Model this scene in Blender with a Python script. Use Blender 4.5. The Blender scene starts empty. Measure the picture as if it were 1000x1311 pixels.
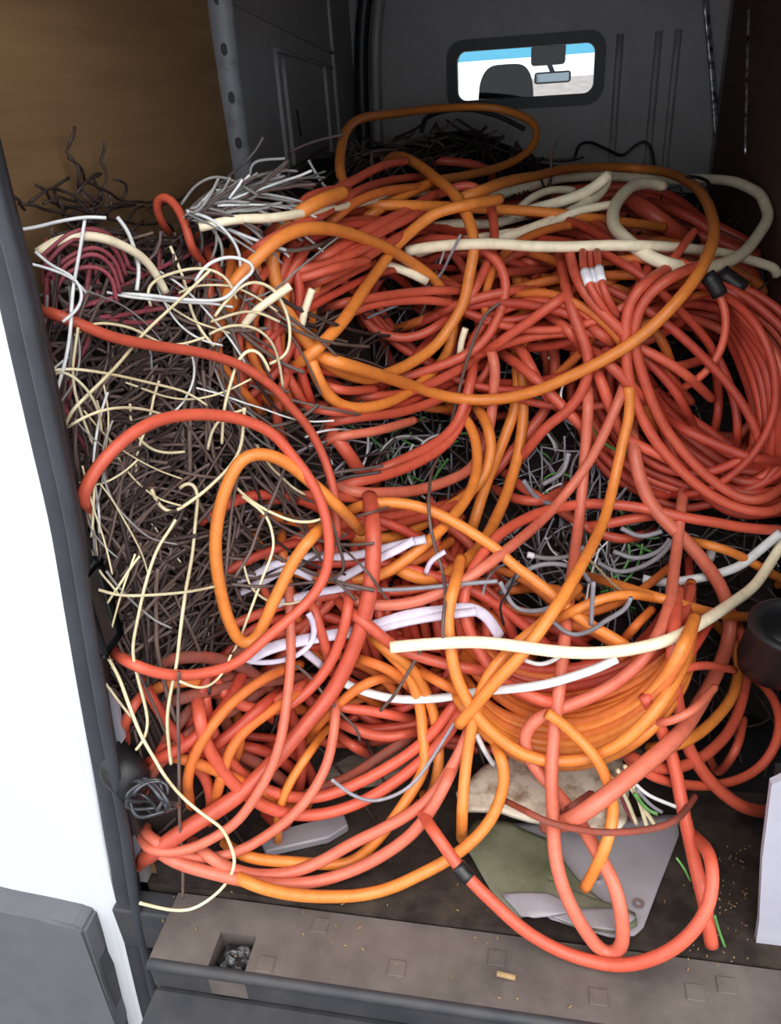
import bpy, bmesh, math, random
import numpy as np
from mathutils import Vector, Matrix

random.seed(7)
rng = np.random.default_rng(7)
scene = bpy.context.scene
COL = scene.collection

# ------------------------------------------------------------------ camera
PITCH, YAW, ROLL = math.radians(29), math.radians(12), math.radians(4)
CAM = np.array([0.0, -0.81, 1.25])
fwd = np.array([-math.sin(YAW) * math.cos(PITCH), math.cos(YAW) * math.cos(PITCH), -math.sin(PITCH)])
rt0 = np.array([math.cos(YAW), math.sin(YAW), 0.0])
up0 = np.cross(rt0, fwd)
RGT = rt0 * math.cos(ROLL) - up0 * math.sin(ROLL)
UPV = up0 * math.cos(ROLL) + rt0 * math.sin(ROLL)
cam_data = bpy.data.cameras.new('camera')
cam_data.sensor_fit = 'HORIZONTAL'
cam_data.sensor_width = 36.0
cam_data.lens = 36.0
cam_data.clip_start = 0.02
cam = bpy.data.objects.new('camera', cam_data)
COL.objects.link(cam)
cam.matrix_world = Matrix(((RGT[0], UPV[0], -fwd[0], CAM[0]), (RGT[1], UPV[1], -fwd[1], CAM[1]),
                           (RGT[2], UPV[2], -fwd[2], CAM[2]), (0, 0, 0, 1)))
scene.camera = cam

# ------------------------------------------------------------------ daylight and exposure
world = bpy.data.worlds.new('overcast_sky')
scene.world = world
world.use_nodes = True
wn = world.node_tree
wn.nodes.clear()
wo = wn.nodes.new('ShaderNodeOutputWorld')
wb = wn.nodes.new('ShaderNodeBackground')
wr = wn.nodes.new('ShaderNodeValToRGB')
wt = wn.nodes.new('ShaderNodeTexCoord')
ws = wn.nodes.new('ShaderNodeSeparateXYZ')
wr.color_ramp.elements[0].position = 0.0
wr.color_ramp.elements[0].color = (0.80, 0.84, 0.90, 1)
wr.color_ramp.elements[1].position = 0.9
wr.color_ramp.elements[1].color = (1.0, 1.0, 1.0, 1)
wn.links.new(wt.outputs['Generated'], ws.inputs[0])
wn.links.new(ws.outputs['Z'], wr.inputs[0])
wn.links.new(wr.outputs[0], wb.inputs[0])
wb.inputs[1].default_value = 1.6
wn.links.new(wb.outputs[0], wo.inputs[0])
sun_d = bpy.data.lights.new('hazy_sun', 'SUN')
sun_d.energy = 1.3
sun_d.angle = math.radians(50)
sun_d.color = (1.0, 0.97, 0.92)
sun = bpy.data.objects.new('hazy_sun', sun_d)
COL.objects.link(sun)
sun.rotation_euler = Vector((-0.22, 0.62, -0.72)).to_track_quat('-Z', 'Y').to_euler()
scene.view_settings.view_transform = 'Standard'
scene.view_settings.look = 'None'
scene.view_settings.exposure = 0.6
scene.view_settings.gamma = 1.0
scene.view_settings.use_curve_mapping = False

# ------------------------------------------------------------------ where a sight line meets a surface
def rays(p):
    p = np.atleast_2d(np.asarray(p, float))
    return fwd[None] * 1000.0 + RGT[None] * (p[:, :1] - 500) - UPV[None] * (p[:, 1:2] - 655.5)
def on_y(x, y, Y):
    d = rays((x, y))[0]; return CAM + d * ((Y - CAM[1]) / d[1])
def on_x(x, y, X):
    d = rays((x, y))[0]; return CAM + d * ((X - CAM[0]) / d[0])
def on_z(x, y, Z):
    d = rays((x, y))[0]; return CAM + d * ((Z - CAM[2]) / d[2])

# ------------------------------------------------------------------ materials
def srgb(r, g, b):
    f = lambda c: (c / 255 / 12.92) if c / 255 <= 0.04045 else ((c / 255 + 0.055) / 1.055) ** 2.4
    return (f(r), f(g), f(b), 1)

def material(name, c1, c2=None, rough=0.5, scale=12.0, spec=0.4, bump=0.0, metallic=0.0, vary=0.0, ramp=(0.35, 0.75), detail=5.0, stretch=None):
    m = bpy.data.materials.new(name)
    m.use_nodes = True
    nt = m.node_tree
    b = nt.nodes['Principled BSDF']
    b.inputs['Roughness'].default_value = rough
    b.inputs['Metallic'].default_value = metallic
    b.inputs['Specular IOR Level'].default_value = spec
    tc = nt.nodes.new('ShaderNodeTexCoord')
    nz = nt.nodes.new('ShaderNodeTexNoise')
    nz.inputs['Scale'].default_value = scale
    nz.inputs['Detail'].default_value = detail
    nz.inputs['Roughness'].default_value = 0.65
    src = tc.outputs['Object']
    if stretch:
        mp = nt.nodes.new('ShaderNodeMapping'); mp.inputs['Scale'].default_value = stretch
        nt.links.new(src, mp.inputs[0]); src = mp.outputs[0]
    nt.links.new(src, nz.inputs['Vector'])
    cr = nt.nodes.new('ShaderNodeValToRGB')
    cr.color_ramp.elements[0].position = ramp[0]; cr.color_ramp.elements[0].color = c1
    cr.color_ramp.elements[1].position = ramp[1]; cr.color_ramp.elements[1].color = c2 or c1
    nt.links.new(nz.outputs['Fac'], cr.inputs[0])
    out = cr.outputs[0]
    if 'sheath' in name:                          # handling dirt along the sheath
        n2 = nt.nodes.new('ShaderNodeTexNoise'); n2.inputs['Scale'].default_value = 60; n2.inputs['Detail'].default_value = 6
        r2 = nt.nodes.new('ShaderNodeValToRGB')
        r2.color_ramp.elements[0].position = .36; r2.color_ramp.elements[0].color = (.62, .58, .55, 1)
        r2.color_ramp.elements[1].position = .56; r2.color_ramp.elements[1].color = (1, 1, 1, 1)
        mx = nt.nodes.new('ShaderNodeMix'); mx.data_type = 'RGBA'; mx.blend_type = 'MULTIPLY'; mx.inputs[0].default_value = .3
        nt.links.new(tc.outputs['Object'], n2.inputs['Vector']); nt.links.new(n2.outputs['Fac'], r2.inputs[0])
        nt.links.new(out, mx.inputs[6]); nt.links.new(r2.outputs[0], mx.inputs[7]); out = mx.outputs[2]
    if vary:
        oi = nt.nodes.new('ShaderNodeObjectInfo')
        hs = nt.nodes.new('ShaderNodeHueSaturation')
        mr = nt.nodes.new('ShaderNodeMapRange')
        mr.inputs['To Min'].default_value = 1 - vary; mr.inputs['To Max'].default_value = 1 + vary * 0.7
        nt.links.new(oi.outputs['Random'], mr.inputs[0])
        nt.links.new(mr.outputs[0], hs.inputs['Value'])
        nt.links.new(out, hs.inputs['Color']); out = hs.outputs[0]
    nt.links.new(out, b.inputs['Base Color'])
    if bump:
        bp = nt.nodes.new('ShaderNodeBump'); bp.inputs['Strength'].default_value = bump; bp.inputs['Distance'].default_value = 0.01
        nt.links.new(nz.outputs['Fac'], bp.inputs['Height']); nt.links.new(bp.outputs[0], b.inputs['Normal'])
    return m

M = {}
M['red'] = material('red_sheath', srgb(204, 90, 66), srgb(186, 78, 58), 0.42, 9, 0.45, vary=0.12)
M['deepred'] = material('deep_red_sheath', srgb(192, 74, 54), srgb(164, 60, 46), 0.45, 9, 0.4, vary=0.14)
M['pale'] = material('sunlit_red_sheath', srgb(208, 112, 88), srgb(198, 98, 76), 0.42, 9, 0.45)  # same red sheath, with its sunlit paleness put into the colour
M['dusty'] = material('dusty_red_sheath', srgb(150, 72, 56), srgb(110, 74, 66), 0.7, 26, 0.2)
M['orange'] = material('orange_sheath', srgb(224, 134, 60), srgb(208, 118, 50), 0.4, 8, 0.45, vary=0.07)
M['rust'] = material('rusty_orange_sheath', srgb(212, 114, 52), srgb(186, 96, 46), 0.5, 10, 0.3, vary=0.1)
M['cream'] = material('cream_sheath', srgb(246, 234, 204), srgb(234, 218, 184), 0.5, 14, 0.35, vary=0.06)
M['creamwire'] = material('cream_wire_sheath', srgb(232, 220, 184), srgb(206, 190, 148), 0.5, 14, 0.35, vary=0.16)
M['white'] = material('white_wire_sheath', srgb(228, 230, 230), srgb(206, 208, 210), 0.45, 14, 0.4, vary=0.08)
M['lavender'] = material('pale_lavender_flat_sheath', srgb(218, 210, 228), srgb(196, 188, 208), 0.45, 14, 0.4, vary=0.06)
M['grey'] = material('grey_wire_sheath', srgb(150, 148, 156), srgb(122, 120, 128), 0.45, 20, 0.4, vary=0.2)
M['greyback'] = material('dusty_grey_wire_sheath', srgb(150, 148, 146), srgb(112, 108, 106), 0.6, 20, 0.3, vary=0.25)
M['brown'] = material('brown_wire_sheath', srgb(108, 90, 84), srgb(84, 68, 64), 0.5, 20, 0.35, vary=0.25)
M['darkbrown'] = material('dark_brown_wire_sheath', srgb(62, 50, 47), srgb(46, 38, 37), 0.5, 20, 0.35, vary=0.3)
M['black'] = material('black_rubber', srgb(34, 34, 36), srgb(24, 24, 26), 0.45, 20, 0.4)
M['maroon'] = material('maroon_sheath', srgb(150, 72, 80), srgb(120, 54, 62), 0.5, 12, 0.35, vary=0.15)
M['green'] = material('green_wire_sheath', srgb(72, 140, 70), srgb(110, 150, 84), 0.5, 30, 0.35, vary=0.25)
M['whitetape'] = material('white_tape', srgb(240, 238, 242), srgb(222, 220, 226), 0.5, 30, 0.3)
M['blacktape'] = material('black_tape', srgb(24, 24, 26), srgb(36, 36, 38), 0.35, 30, 0.5)
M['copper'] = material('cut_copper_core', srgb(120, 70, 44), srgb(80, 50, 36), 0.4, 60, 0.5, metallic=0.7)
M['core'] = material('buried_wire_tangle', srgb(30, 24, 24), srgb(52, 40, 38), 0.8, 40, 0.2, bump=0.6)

# ------------------------------------------------------------------ object helpers
def tag(o, label=None, cat=None, group=None, kind=None):
    if label: o['label'] = label
    if cat: o['category'] = cat
    if group: o['group'] = group
    if kind: o['kind'] = kind
    return o

def link(name, me, mat=None, parent=None):
    o = bpy.data.objects.new(name, me)
    COL.objects.link(o)
    if mat is not None:
        me.materials.clear(); me.materials.append(mat)
    if parent: o.parent = parent
    return o

def empty(name, loc):
    o = bpy.data.objects.new(name, None); COL.objects.link(o)
    o.location = loc; o.empty_display_size = 0.05
    return o

def mesh_np(name, v, f, smooth=True):
    me = bpy.data.meshes.new(name)
    me.from_pydata(np.asarray(v, float).tolist(), [], f)
    me.update()
    if smooth:
        me.polygons.foreach_set('use_smooth', np.ones(len(me.polygons), bool))
    return me

def from_bm(name, bm, mat, parent=None, smooth=False, loc=None):
    bmesh.ops.recalc_face_normals(bm, faces=bm.faces[:])
    me = bpy.data.meshes.new(name); bm.to_mesh(me); bm.free()
    if smooth:
        me.polygons.foreach_set('use_smooth', np.ones(len(me.polygons), bool))
    o = link(name, me, mat, parent)
    return o

def add_box(bm, lo, hi, bevel=0.0, seg=2):
    lo, hi = np.array(lo, float), np.array(hi, float)
    g = bmesh.ops.create_cube(bm, size=1.0)
    for v in g['verts']:
        for k in range(3): v.co[k] = (lo[k] + hi[k]) / 2 + v.co[k] * (hi[k] - lo[k])
    if bevel:
        es = list({e for v in g['verts'] for e in v.link_edges})
        bmesh.ops.bevel(bm, geom=es, offset=bevel, segments=seg, affect='EDGES', profile=0.5)

def add_slab(bm, poly, shift):
    """a closed polygon (list of 3-D points) given real thickness along `shift`"""
    s = Vector(shift)
    a = [bm.verts.new(Vector(p)) for p in poly]
    b = [bm.verts.new(Vector(p) + s) for p in poly]
    bm.faces.new(a); bm.faces.new(b[::-1])
    n = len(a)
    for i in range(n): bm.faces.new((a[i], b[i], b[(i + 1) % n], a[(i + 1) % n]))

def tube_arrays(P, r, sides=8, flat=None, taper=None, cap=True):
    P = np.asarray(P, float); n = len(P)
    T = np.gradient(P, axis=0); T /= np.linalg.norm(T, axis=1)[:, None] + 1e-12
    N = np.zeros_like(P)
    ref = np.array([0.05, -0.5, 0.86])
    nn = ref - T[0] * (ref @ T[0])
    if np.linalg.norm(nn) < 1e-3: nn = np.cross(T[0], (1, 0, 0))
    N[0] = nn / np.linalg.norm(nn)
    for i in range(1, n):
        w = N[i - 1] - T[i] * (N[i - 1] @ T[i])
        if flat:
            w = w * 0.6 + 0.4 * (ref - T[i] * (ref @ T[i]))
        L = np.linalg.norm(w)
        N[i] = w / L if L > 1e-6 else N[i - 1]
    B = np.cross(T, N)
    ang = np.arange(sides) / sides * 2 * np.pi
    rr = np.full(n, r) if taper is None else r * taper
    ca, sa = np.cos(ang), np.sin(ang)
    fw, fh = flat or (1.0, 1.0)
    V = P[:, None, :] + rr[:, None, None] * (ca[None, :, None] * B[:, None, :] * fw + sa[None, :, None] * N[:, None, :] * fh)
    V = V.reshape(-1, 3)
    i = np.arange(n - 1)[:, None] * sides; j = np.arange(sides)[None]; j2 = (j + 1) % sides
    F = np.stack([i + j, i + j2, i + sides + j2, i + sides + j], -1).reshape(-1, 4).tolist()
    if cap:
        F.append(list(range(sides))[::-1]); F.append(list(range((n - 1) * sides, n * sides)))
    return V, F

def tube_mesh(name, P, r, sides=8, **k):
    V, F = tube_arrays(P, r, sides, **k)
    return mesh_np(name, V, F)

def spline(pts, step=4.0):
    """Catmull-Rom through the listed points, resampled to even spacing"""
    p = np.asarray(pts, float)
    if len(p) == 2: p = np.array([p[0], (p[0] + p[1]) / 2, p[1]])
    q = np.vstack([2 * p[0] - p[1], p, 2 * p[-1] - p[-2]])
    out = []
    for i in range(1, len(q) - 2):
        p0, p1, p2, p3 = q[i - 1:i + 3]
        t = np.linspace(0, 1, 14, endpoint=False)[:, None]
        out.append(0.5 * (2 * p1 + (p2 - p0) * t + (2 * p0 - 5 * p1 + 4 * p2 - p3) * t ** 2 + (3 * p1 - p0 - 3 * p2 + p3) * t ** 3))
    out.append(p[-1:])
    o = np.vstack(out)
    s = np.r_[0, np.cumsum(np.linalg.norm(np.diff(o, axis=0), axis=1))]
    n = max(6, int(s[-1] / step))
    u = np.linspace(0, s[-1], n)
    return np.stack([np.interp(u, s, o[:, k]) for k in range(o.shape[1])], -1)

# ------------------------------------------------------------------ the van (setting)
XL, XR, YB, ZR = -0.66, 0.55, 2.25, 1.62
M['ply'] = material('plywood', srgb(136, 106, 74), srgb(112, 86, 60), 0.7, 3, 0.2, stretch=(1, 0.6, 6), ramp=(0.3, 0.7))
M['plydark'] = material('dark_plywood', srgb(96, 74, 62), srgb(78, 60, 50), 0.7, 3, 0.2, stretch=(1, 0.6, 6))
M['paint'] = material('grey_primer_paint', srgb(142, 138, 138), srgb(124, 120, 120), 0.45, 5, 0.4)
M['pillarpaint'] = material('scuffed_grey_paint', srgb(132, 134, 138), srgb(104, 106, 110), 0.45, 30, 0.4, ramp=(0.5, 0.7))
M['foil'] = material('silver_foil_tape', srgb(190, 190, 190), srgb(60, 58, 56), 0.3, 40, 0.5, metallic=0.6, ramp=(0.42, 0.6))
M['roof'] = material('dark_headlining', srgb(70, 70, 74), srgb(60, 60, 64), 0.8, 8, 0.2)
M['floor'] = material('muddy_floor_mat', srgb(40, 34, 31), srgb(76, 66, 58), 0.85, 9, 0.15, bump=0.5, ramp=(0.42, 0.75))
M['sill'] = material('worn_grey_plastic', srgb(104, 95, 90), srgb(70, 63, 60), 0.6, 7, 0.25, bump=0.2)
M['bumper'] = material('grey_bumper_plastic', srgb(98, 98, 103), srgb(88, 88, 93), 0.55, 12, 0.3)
M['bumperdark'] = material('dark_bumper_plastic', srgb(52, 53, 58), srgb(70, 68, 68), 0.5, 9, 0.3, bump=0.2)
M['body'] = material('white_body_paint', srgb(208, 212, 216), srgb(200, 204, 209), 0.25, 3, 0.5)
M['seal'] = material('rubber_seal', srgb(56, 58, 64), srgb(44, 46, 50), 0.55, 14, 0.35, bump=0.1)
M['road'] = material('asphalt', srgb(110, 110, 114), srgb(70, 70, 74), 0.9, 60, 0.2, bump=0.4)
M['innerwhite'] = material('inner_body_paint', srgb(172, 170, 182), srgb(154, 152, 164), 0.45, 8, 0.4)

def simple_box(name, lo, hi, mat, kind='structure', parent=None, bevel=0.0):
    bm = bmesh.new(); add_box(bm, lo, hi, bevel)
    o = from_bm(name, bm, mat, parent)
    if kind: o['kind'] = kind
    return o

simple_box('floor', (XL - .04, 0.0, -0.06), (XR + .04, YB, 0.0), M['floor'])
simple_box('ceiling', (XL - .04, 0.0, ZR), (XR + .04, YB + 1.55, ZR + .04), M['roof'])
simple_box('wall_right', (XR, 0.0, -0.06), (XR + .04, YB, ZR), M['paint'])
road = simple_box('ground', (-6, -5, -0.62), (6, 14, -0.55), M['road'])

# left wall: bare painted metal towards the cab, plywood sheet towards the back doors
wl = simple_box('wall_left', (XL - .05, 0.0, -0.06), (XL - .012, YB, ZR), M['paint'])
yp = on_x(292, 110, XL)[1]                       # the pillar between plywood and bare metal
simple_box('plywood_sheet', (XL - .012, 0.02, -0.0), (XL, yp - 0.02, ZR), M['ply'], None, wl)
# ribbed pressing on the bare metal
def ribs(name, parent, X, spec, mat, w=0.012, d=0.012, s=1):
    for (y0, z0, y1, z1) in spec:
        P = spline([(X, y0, z0), (X, (y0 + y1) / 2, (z0 + z1) / 2), (X, y1, z1)], 0.05)
        link(name, tube_mesh(name, P, w, 8, flat=(1, 0.6)), mat, parent)
pz = [on_x(360, 20, XL), on_x(360, 180, XL), on_x(300, 25, XL), on_x(440, 30, XL)]
yc1 = on_x(360, 100, XL)[1]; yc2 = on_x(432, 100, XL)[1]
ribs('pressed_rib', wl, XL - .012, [(yc1, 0.2, yc1, 1.33), (yc1 + .06, 0.2, yc1 + .06, 1.31), (yp + .05, 1.42, yc2, 1.33),
                                     (yc1, 1.33, yc2 - .03, 1.29), (yc2, .2, yc2, 1.5), (yc2 - .12, .2, yc2 - .12, 1.3)], M['paint'], 0.010)
# pillar with punched holes
bm = bmesh.new()
P = spline([(XL + .004, yp + .012, -0.0), (XL + .004, yp, 0.6), (XL + .006, yp - .015, 1.0), (XL + .012, yp - .03, 1.3), (XL + .03, yp - .03, ZR)], 0.06)
pil = link('side_pillar', tube_mesh('side_pillar', P, 0.026, 12, flat=(1.1, 0.8)), M['pillarpaint'], wl)
pil['label'] = 'scuffed grey door pillar with a row of punched holes'
for k in range(7):
    z = 0.98 + k * 0.085
    c = Vector((XL + .006 + .6 * .0235, np.interp(z, [0.6, 1.0, 1.3, 1.6], [yp, yp - .015, yp - .03, yp - .03]) - .8 * .0225, z))
    b2 = bmesh.new()
    bmesh.ops.create_cone(b2, cap_ends=True, segments=12, radius1=.008, radius2=.008, depth=.008,
                          matrix=Matrix.Translation(c) @ Matrix.Rotation(math.radians(37), 4, 'Z') @ Matrix.Rotation(math.pi / 2, 4, 'X') @ Matrix.Diagonal((0.8, 1.4, 1, 1)))
    from_bm('punched_hole', b2, M['black'], pil)
P2 = P + np.array([0.0, 0.042, 0])
link('door_seal', tube_mesh('door_seal', P2, 0.012, 8), M['black'], wl)
# dark post in the corner by the bulkhead
P = spline([(XL + .01, YB - .03, 0), (XL + .012, YB - .03, 0.8), (XL + .02, YB - .03, 1.25), (XL + .05, YB - .03, 1.48), (XL + .10, YB - .03, ZR)], .06)
link('corner_seal', tube_mesh('corner_seal', P, 0.024, 10), M['black'], wl)
P = P + np.array([0.05, 0.0, 0])
link('corner_flange', tube_mesh('corner_flange', P, 0.018, 10), M['paint'], wl)

# bulkhead with its window opening
wf = simple_box('wall_front', (XL - .05, YB, -0.06), (XR + .04, YB + .002, 0.9), M['paint'])
WC = [on_y(575, 60, YB), on_y(769, 41, YB), on_y(770, 130, YB), on_y(580, 137, YB)]
wx0 = (WC[0][0] + WC[3][0]) / 2; wx1 = (WC[1][0] + WC[2][0]) / 2
wz1 = (WC[0][2] + WC[1][2]) / 2; wz0 = (WC[2][2] + WC[3][2]) / 2
def rrect(x0, x1, z0, z1, r, n=6):
    out = []
    for cx, cz, a0 in ((x1 - r, z1 - r, 0), (x0 + r, z1 - r, 90), (x0 + r, z0 + r, 180), (x1 - r, z0 + r, 270)):
        for k in range(n + 1):
            a = math.radians(a0 + 90 * k / n); out.append((cx + r * math.cos(a), cz + r * math.sin(a)))
    return out
def ring(bm, inner, outer, y0, y1):
    n = len(inner)
    mk = lambda pts, y: [bm.verts.new((p[0], y, p[1])) for p in pts]
    a, b, c, d = mk(inner, y0), mk(outer, y0), mk(outer, y1), mk(inner, y1)
    for i in range(n):
        j = (i + 1) % n
        for u, v in ((a, b), (b, c), (c, d), (d, a)):
            bm.faces.new((u[i], u[j], v[j], v[i]))
bpy.data.objects.remove(wf)
bm = bmesh.new()
bx0, bx1, bz0, bz1 = wx0 + .008, wx1 - .008, wz0 + .008, wz1 - .008
for lo, hi in (((XL - .05, YB, -.06), (bx0, YB + .02, ZR)), ((bx1, YB, -.06), (XR + .04, YB + .02, ZR)), ((bx0, YB, -.06), (bx1, YB + .02, bz0)), ((bx0, YB, bz1), (bx1, YB + .02, ZR))):
    add_box(bm, lo, hi)
wf = from_bm('wall_front', bm, M['paint']); wf['kind'] = 'structure'
for px in (480, 790, 838, 862):                       # pressed ribs
    a = on_y(px, 110, YB)
    link('pressed_rib', tube_mesh('pressed_rib', spline([(a[0], YB, .2), (a[0], YB, .8), (a[0], YB, 1.33)], .08), 0.012, 8, flat=(1, .6)), M['paint'], wf)
win = None
bm = bmesh.new()
ring(bm, rrect(wx0 + .022, wx1 - .022, wz0 + .022, wz1 - .022, .03), rrect(wx0 - .012, wx1 + .012, wz0 - .012, wz1 + .012, .055), YB - .018, YB + .03)
win = from_bm('window_1', bm, M['black']); win['kind'] = 'structure'
def glass(name, tint=(0.96, 0.98, 0.98, 1), gloss=0.015):
    m = bpy.data.materials.new(name); m.use_nodes = True; nt = m.node_tree; nt.nodes.clear()
    o = nt.nodes.new('ShaderNodeOutputMaterial'); t = nt.nodes.new('ShaderNodeBsdfTransparent'); g = nt.nodes.new('ShaderNodeBsdfGlossy'); x = nt.nodes.new('ShaderNodeMixShader')
    t.inputs[0].default_value = tint; g.inputs['Roughness'].default_value = .03; x.inputs[0].default_value = gloss
    nt.links.new(t.outputs[0], x.inputs[1]); nt.links.new(g.outputs[0], x.inputs[2]); nt.links.new(x.outputs[0], o.inputs[0])
    return m
M['glass'] = glass('clear_glass'); M['band'] = glass('blue_tinted_glass', (0.30, 0.58, 0.68, 1))
bm = bmesh.new(); add_slab(bm, [(p[0], YB + .004, p[1]) for p in rrect(wx0 + .015, wx1 - .015, wz0 + .015, wz1 - .015, .03)], (0, .004, 0))
from_bm('pane', bm, M['glass'], win)

# foil tape strips up the right-hand bulkhead joint
for k, (x0, y0, x1, y1, w) in enumerate([(903, 0, 918, 200, .010), (960, 5, 955, 200, .006)]):
    Y = YB - .03 if k == 0 else None
    if k == 0:
        p = [on_y(x0, y0, Y), on_y((x0 + x1) / 2 + 2, 100, Y), on_y(x1, y1, Y), on_y(x1 + 2, 330, Y)]
    else:
        p = [on_x(x0, y0, XR - .012), on_x((x0 + x1) / 2, 100, XR - .012), on_x(x1, y1, XR - .012)]
    tp = link('trim_%d' % (k + 3), tube_mesh('foil_strip', spline(p, .03), w, 8, flat=(1, .5)), M['foil']); tp['kind'] = 'structure'
ycr = on_x(925, 100, XR)[1]
simple_box('plywood_sheet', (XR - .012, 0.25, 0.0), (XR, min(YB - .12, ycr), ZR), M['plydark'], None, bpy.data.objects['wall_right'])

# cab seen through the bulkhead window
cabw = simple_box('wall_cab_left', (XL - .09, YB + .02, 0), (XL - .05, YB + 1.5, ZR), M['roof'])
simple_box('wall_cab_right', (XR + .04, YB + .02, 0), (XR + .08, YB + 1.5, ZR), M['roof'])
simple_box('floor_cab', (XL - .09, YB + .02, -.06), (XR + .08, YB + 1.9, 0), M['roof'])
YW = YB + 1.05
bm = bmesh.new()
def screen(z): return YW + (1.60 - z) * 0.75
add_slab(bm, [(XL - .02, screen(.75), .75), (XR + .02, screen(.75), .75), (XR - .03, screen(1.6), 1.6), (XL + .03, screen(1.6), 1.6)], (0, .006, .004))
ws_ = from_bm('window_2', bm, M['glass']); ws_['kind'] = 'structure'
bm = bmesh.new()
zb = on_y(640, 76, screen(1.38))[2]
add_slab(bm, [(XL, screen(zb) - .006, zb), (XR, screen(zb) - .006, zb), (XR - .03, screen(1.6) - .006, 1.6), (XL + .03, screen(1.6) - .006, 1.6)], (0, .003, .002))
from_bm('tinted_band', bm, M['band'], ws_)
bm = bmesh.new()
zt = on_y(640, 66, YW + .1)[2]
add_box(bm, (XL, YB + .3, max(zt, zb + .04)), (XR, YW + .18, ZR), .02)
hd = from_bm('trim_7', bm, M['roof']); hd['kind'] = 'structure'
# driver seat with its headrest
seat = empty('cab_seat', on_y(650, 100, YB + .34) * np.array([1, 1, 0]))
tag(seat, 'dark cab seat headrest seen through the bulkhead window', 'seat')
def put(o, root):
    o.parent = root; o.matrix_parent_inverse = Matrix.Translation(-Vector(root.location))
hA, hB, hC = on_y(614, 105, YB + .34), on_y(683, 105, YB + .34), on_y(650, 82, YB + .34)
bm = bmesh.new()
n = 24; prof = []
z0h = hC[2] - .30
w = (hB[0] - hA[0]) / 2; cx = (hA[0] + hB[0]) / 2
for k in range(n + 1):
    a = math.pi * k / n
    prof.append((cx + w * math.copysign(abs(math.cos(a)) ** .45, math.cos(a)) * (1 - .18 * math.sin(a)), hC[2] - .10 + .10 * abs(math.sin(a)) ** .6))
prof += [(cx - w * 1.12, z0h), (cx + w * 1.12, z0h)]
add_slab(bm, [(p[0], YB + .29, p[1]) for p in prof], (0, .11, 0))
bmesh.ops.bevel(bm, geom=[e for e in bm.edges if abs(e.verts[0].co.y - e.verts[1].co.y) < 1e-5], offset=.02, segments=3, affect='EDGES')
put(from_bm('headrest', bm, M['black'], None, True), seat)
bm = bmesh.new(); add_box(bm, (cx - .2, YB + .26, .35), (cx + .2, YB + .42, z0h + .02), .05, 3); add_box(bm, (cx - .2, YB + .28, 0), (cx + .2, YB + .75, .4), .04, 3)
put(from_bm('backrest', bm, M['black'], None, True), seat)
# interior mirror on its mount
YM = YB + .95
mA, mB = on_y(684, 101, YM), on_y(731, 99, YM)
mir = empty('rear_view_mirror', ((mA[0] + mB[0]) / 2, YM, mA[2])); tag(mir, 'dark rear view mirror hanging behind the windscreen', 'mirror')
bm = bmesh.new(); add_box(bm, (mA[0], YM - .01, mA[2] - .022), (mB[0], YM + .03, mA[2] + .024), .012, 3)
put(from_bm('mirror_housing', bm, M['bumperdark'], None, True), mir)
bm = bmesh.new(); add_box(bm, (mA[0] + .008, YM - .013, mA[2] - .016), (mB[0] - .008, YM - .009, mA[2] + .018), .001, 1)
M['mirrorglass'] = material('mirror_glass', srgb(120, 130, 136), None, .08, 5, .5, metallic=.9)
put(from_bm('mirror_glass', bm, M['mirrorglass']), mir)
mt = on_y(702, 72, YM + .05)
bm = bmesh.new(); add_box(bm, (mt[0] - .075, YM + .02, mt[2] - .035), (mt[0] + .075, YM + .12, mt[2] + .05), .015, 3)
put(from_bm('sensor_box', bm, M['black'], None, True), mir)
P = np.array([[mt[0], YM + .05, mt[2] - .02], [(mA[0] + mB[0]) / 2, YM + .03, mA[2] + .02], [(mA[0] + mB[0]) / 2, YM + .02, mA[2]]])
put(link('mirror_arm', tube_mesh('mirror_arm', P, .011, 8), M['black']), mir)
# pale house and a hedge line far ahead of the van
M['house'] = material('pale_render', srgb(214, 190, 176), srgb(196, 176, 166), .8, 4, .2)
M['houseroof'] = material('grey_roof_tiles', srgb(150, 140, 138), srgb(120, 112, 110), .8, 10, .2)
hh = empty('distant_house', (1.3, 11.5, -.55)); tag(hh, 'pale rendered house seen far off through the windscreen', 'house')
bm = bmesh.new(); add_box(bm, (-.2, 10.5, -.55), (3.5, 13, .72)); put(from_bm('house_wall', bm, M['house']), hh)
bm = bmesh.new(); add_slab(bm, [(-.3, 10.4, .72), (-.3, 13.1, .72), (-.3, 11.75, 1.12)], (3.9, 0, 0)); put(from_bm('house_roof', bm, M['houseroof']), hh)

# ---- back of the van: white body corner, rubber seal, bumper
edge = [(-150, -150), (-60, 240), (-4, 342), (20, 430), (46, 545), (75, 690), (100, 860), (116, 955), (133, 1062), (153, 1165), (172, 1245), (192, 1330), (205, 1420)]
E3 = [on_y(x, y, -0.03) for x, y in edge]
outer = [(-260, 1420), (-420, -150)]
bm = bmesh.new()
add_slab(bm, E3 + [on_y(x, y, -0.03) for x, y in outer], (0, .016, 0))
corner = from_bm('wall_back', bm, M['body']); corner['kind'] = 'structure'
# raised flange beside the seal, as the pressed lip of the body corner
def lip(pts, r, name, mat, Y, parent, flat=(1, .6)):
    P = spline([on_y(x, y, Y) for x, y in pts], .03)
    return link(name, tube_mesh(name, P, r, 10, flat=flat), mat, parent)
lip([(x - 7, y) for x, y in edge], .010, 'pressed_lip', M['body'], -.03, corner)
bm = bmesh.new()
pl = [(88, 1040), (115, 1035), (140, 1120), (172, 1250), (190, 1330), (165, 1330), (122, 1150), (104, 1110)]
add_slab(bm, [on_y(x, y, -.035) for x, y in pl], (0, .02, 0))
from_bm('panel_patch', bm, M['body'], corner)
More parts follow.
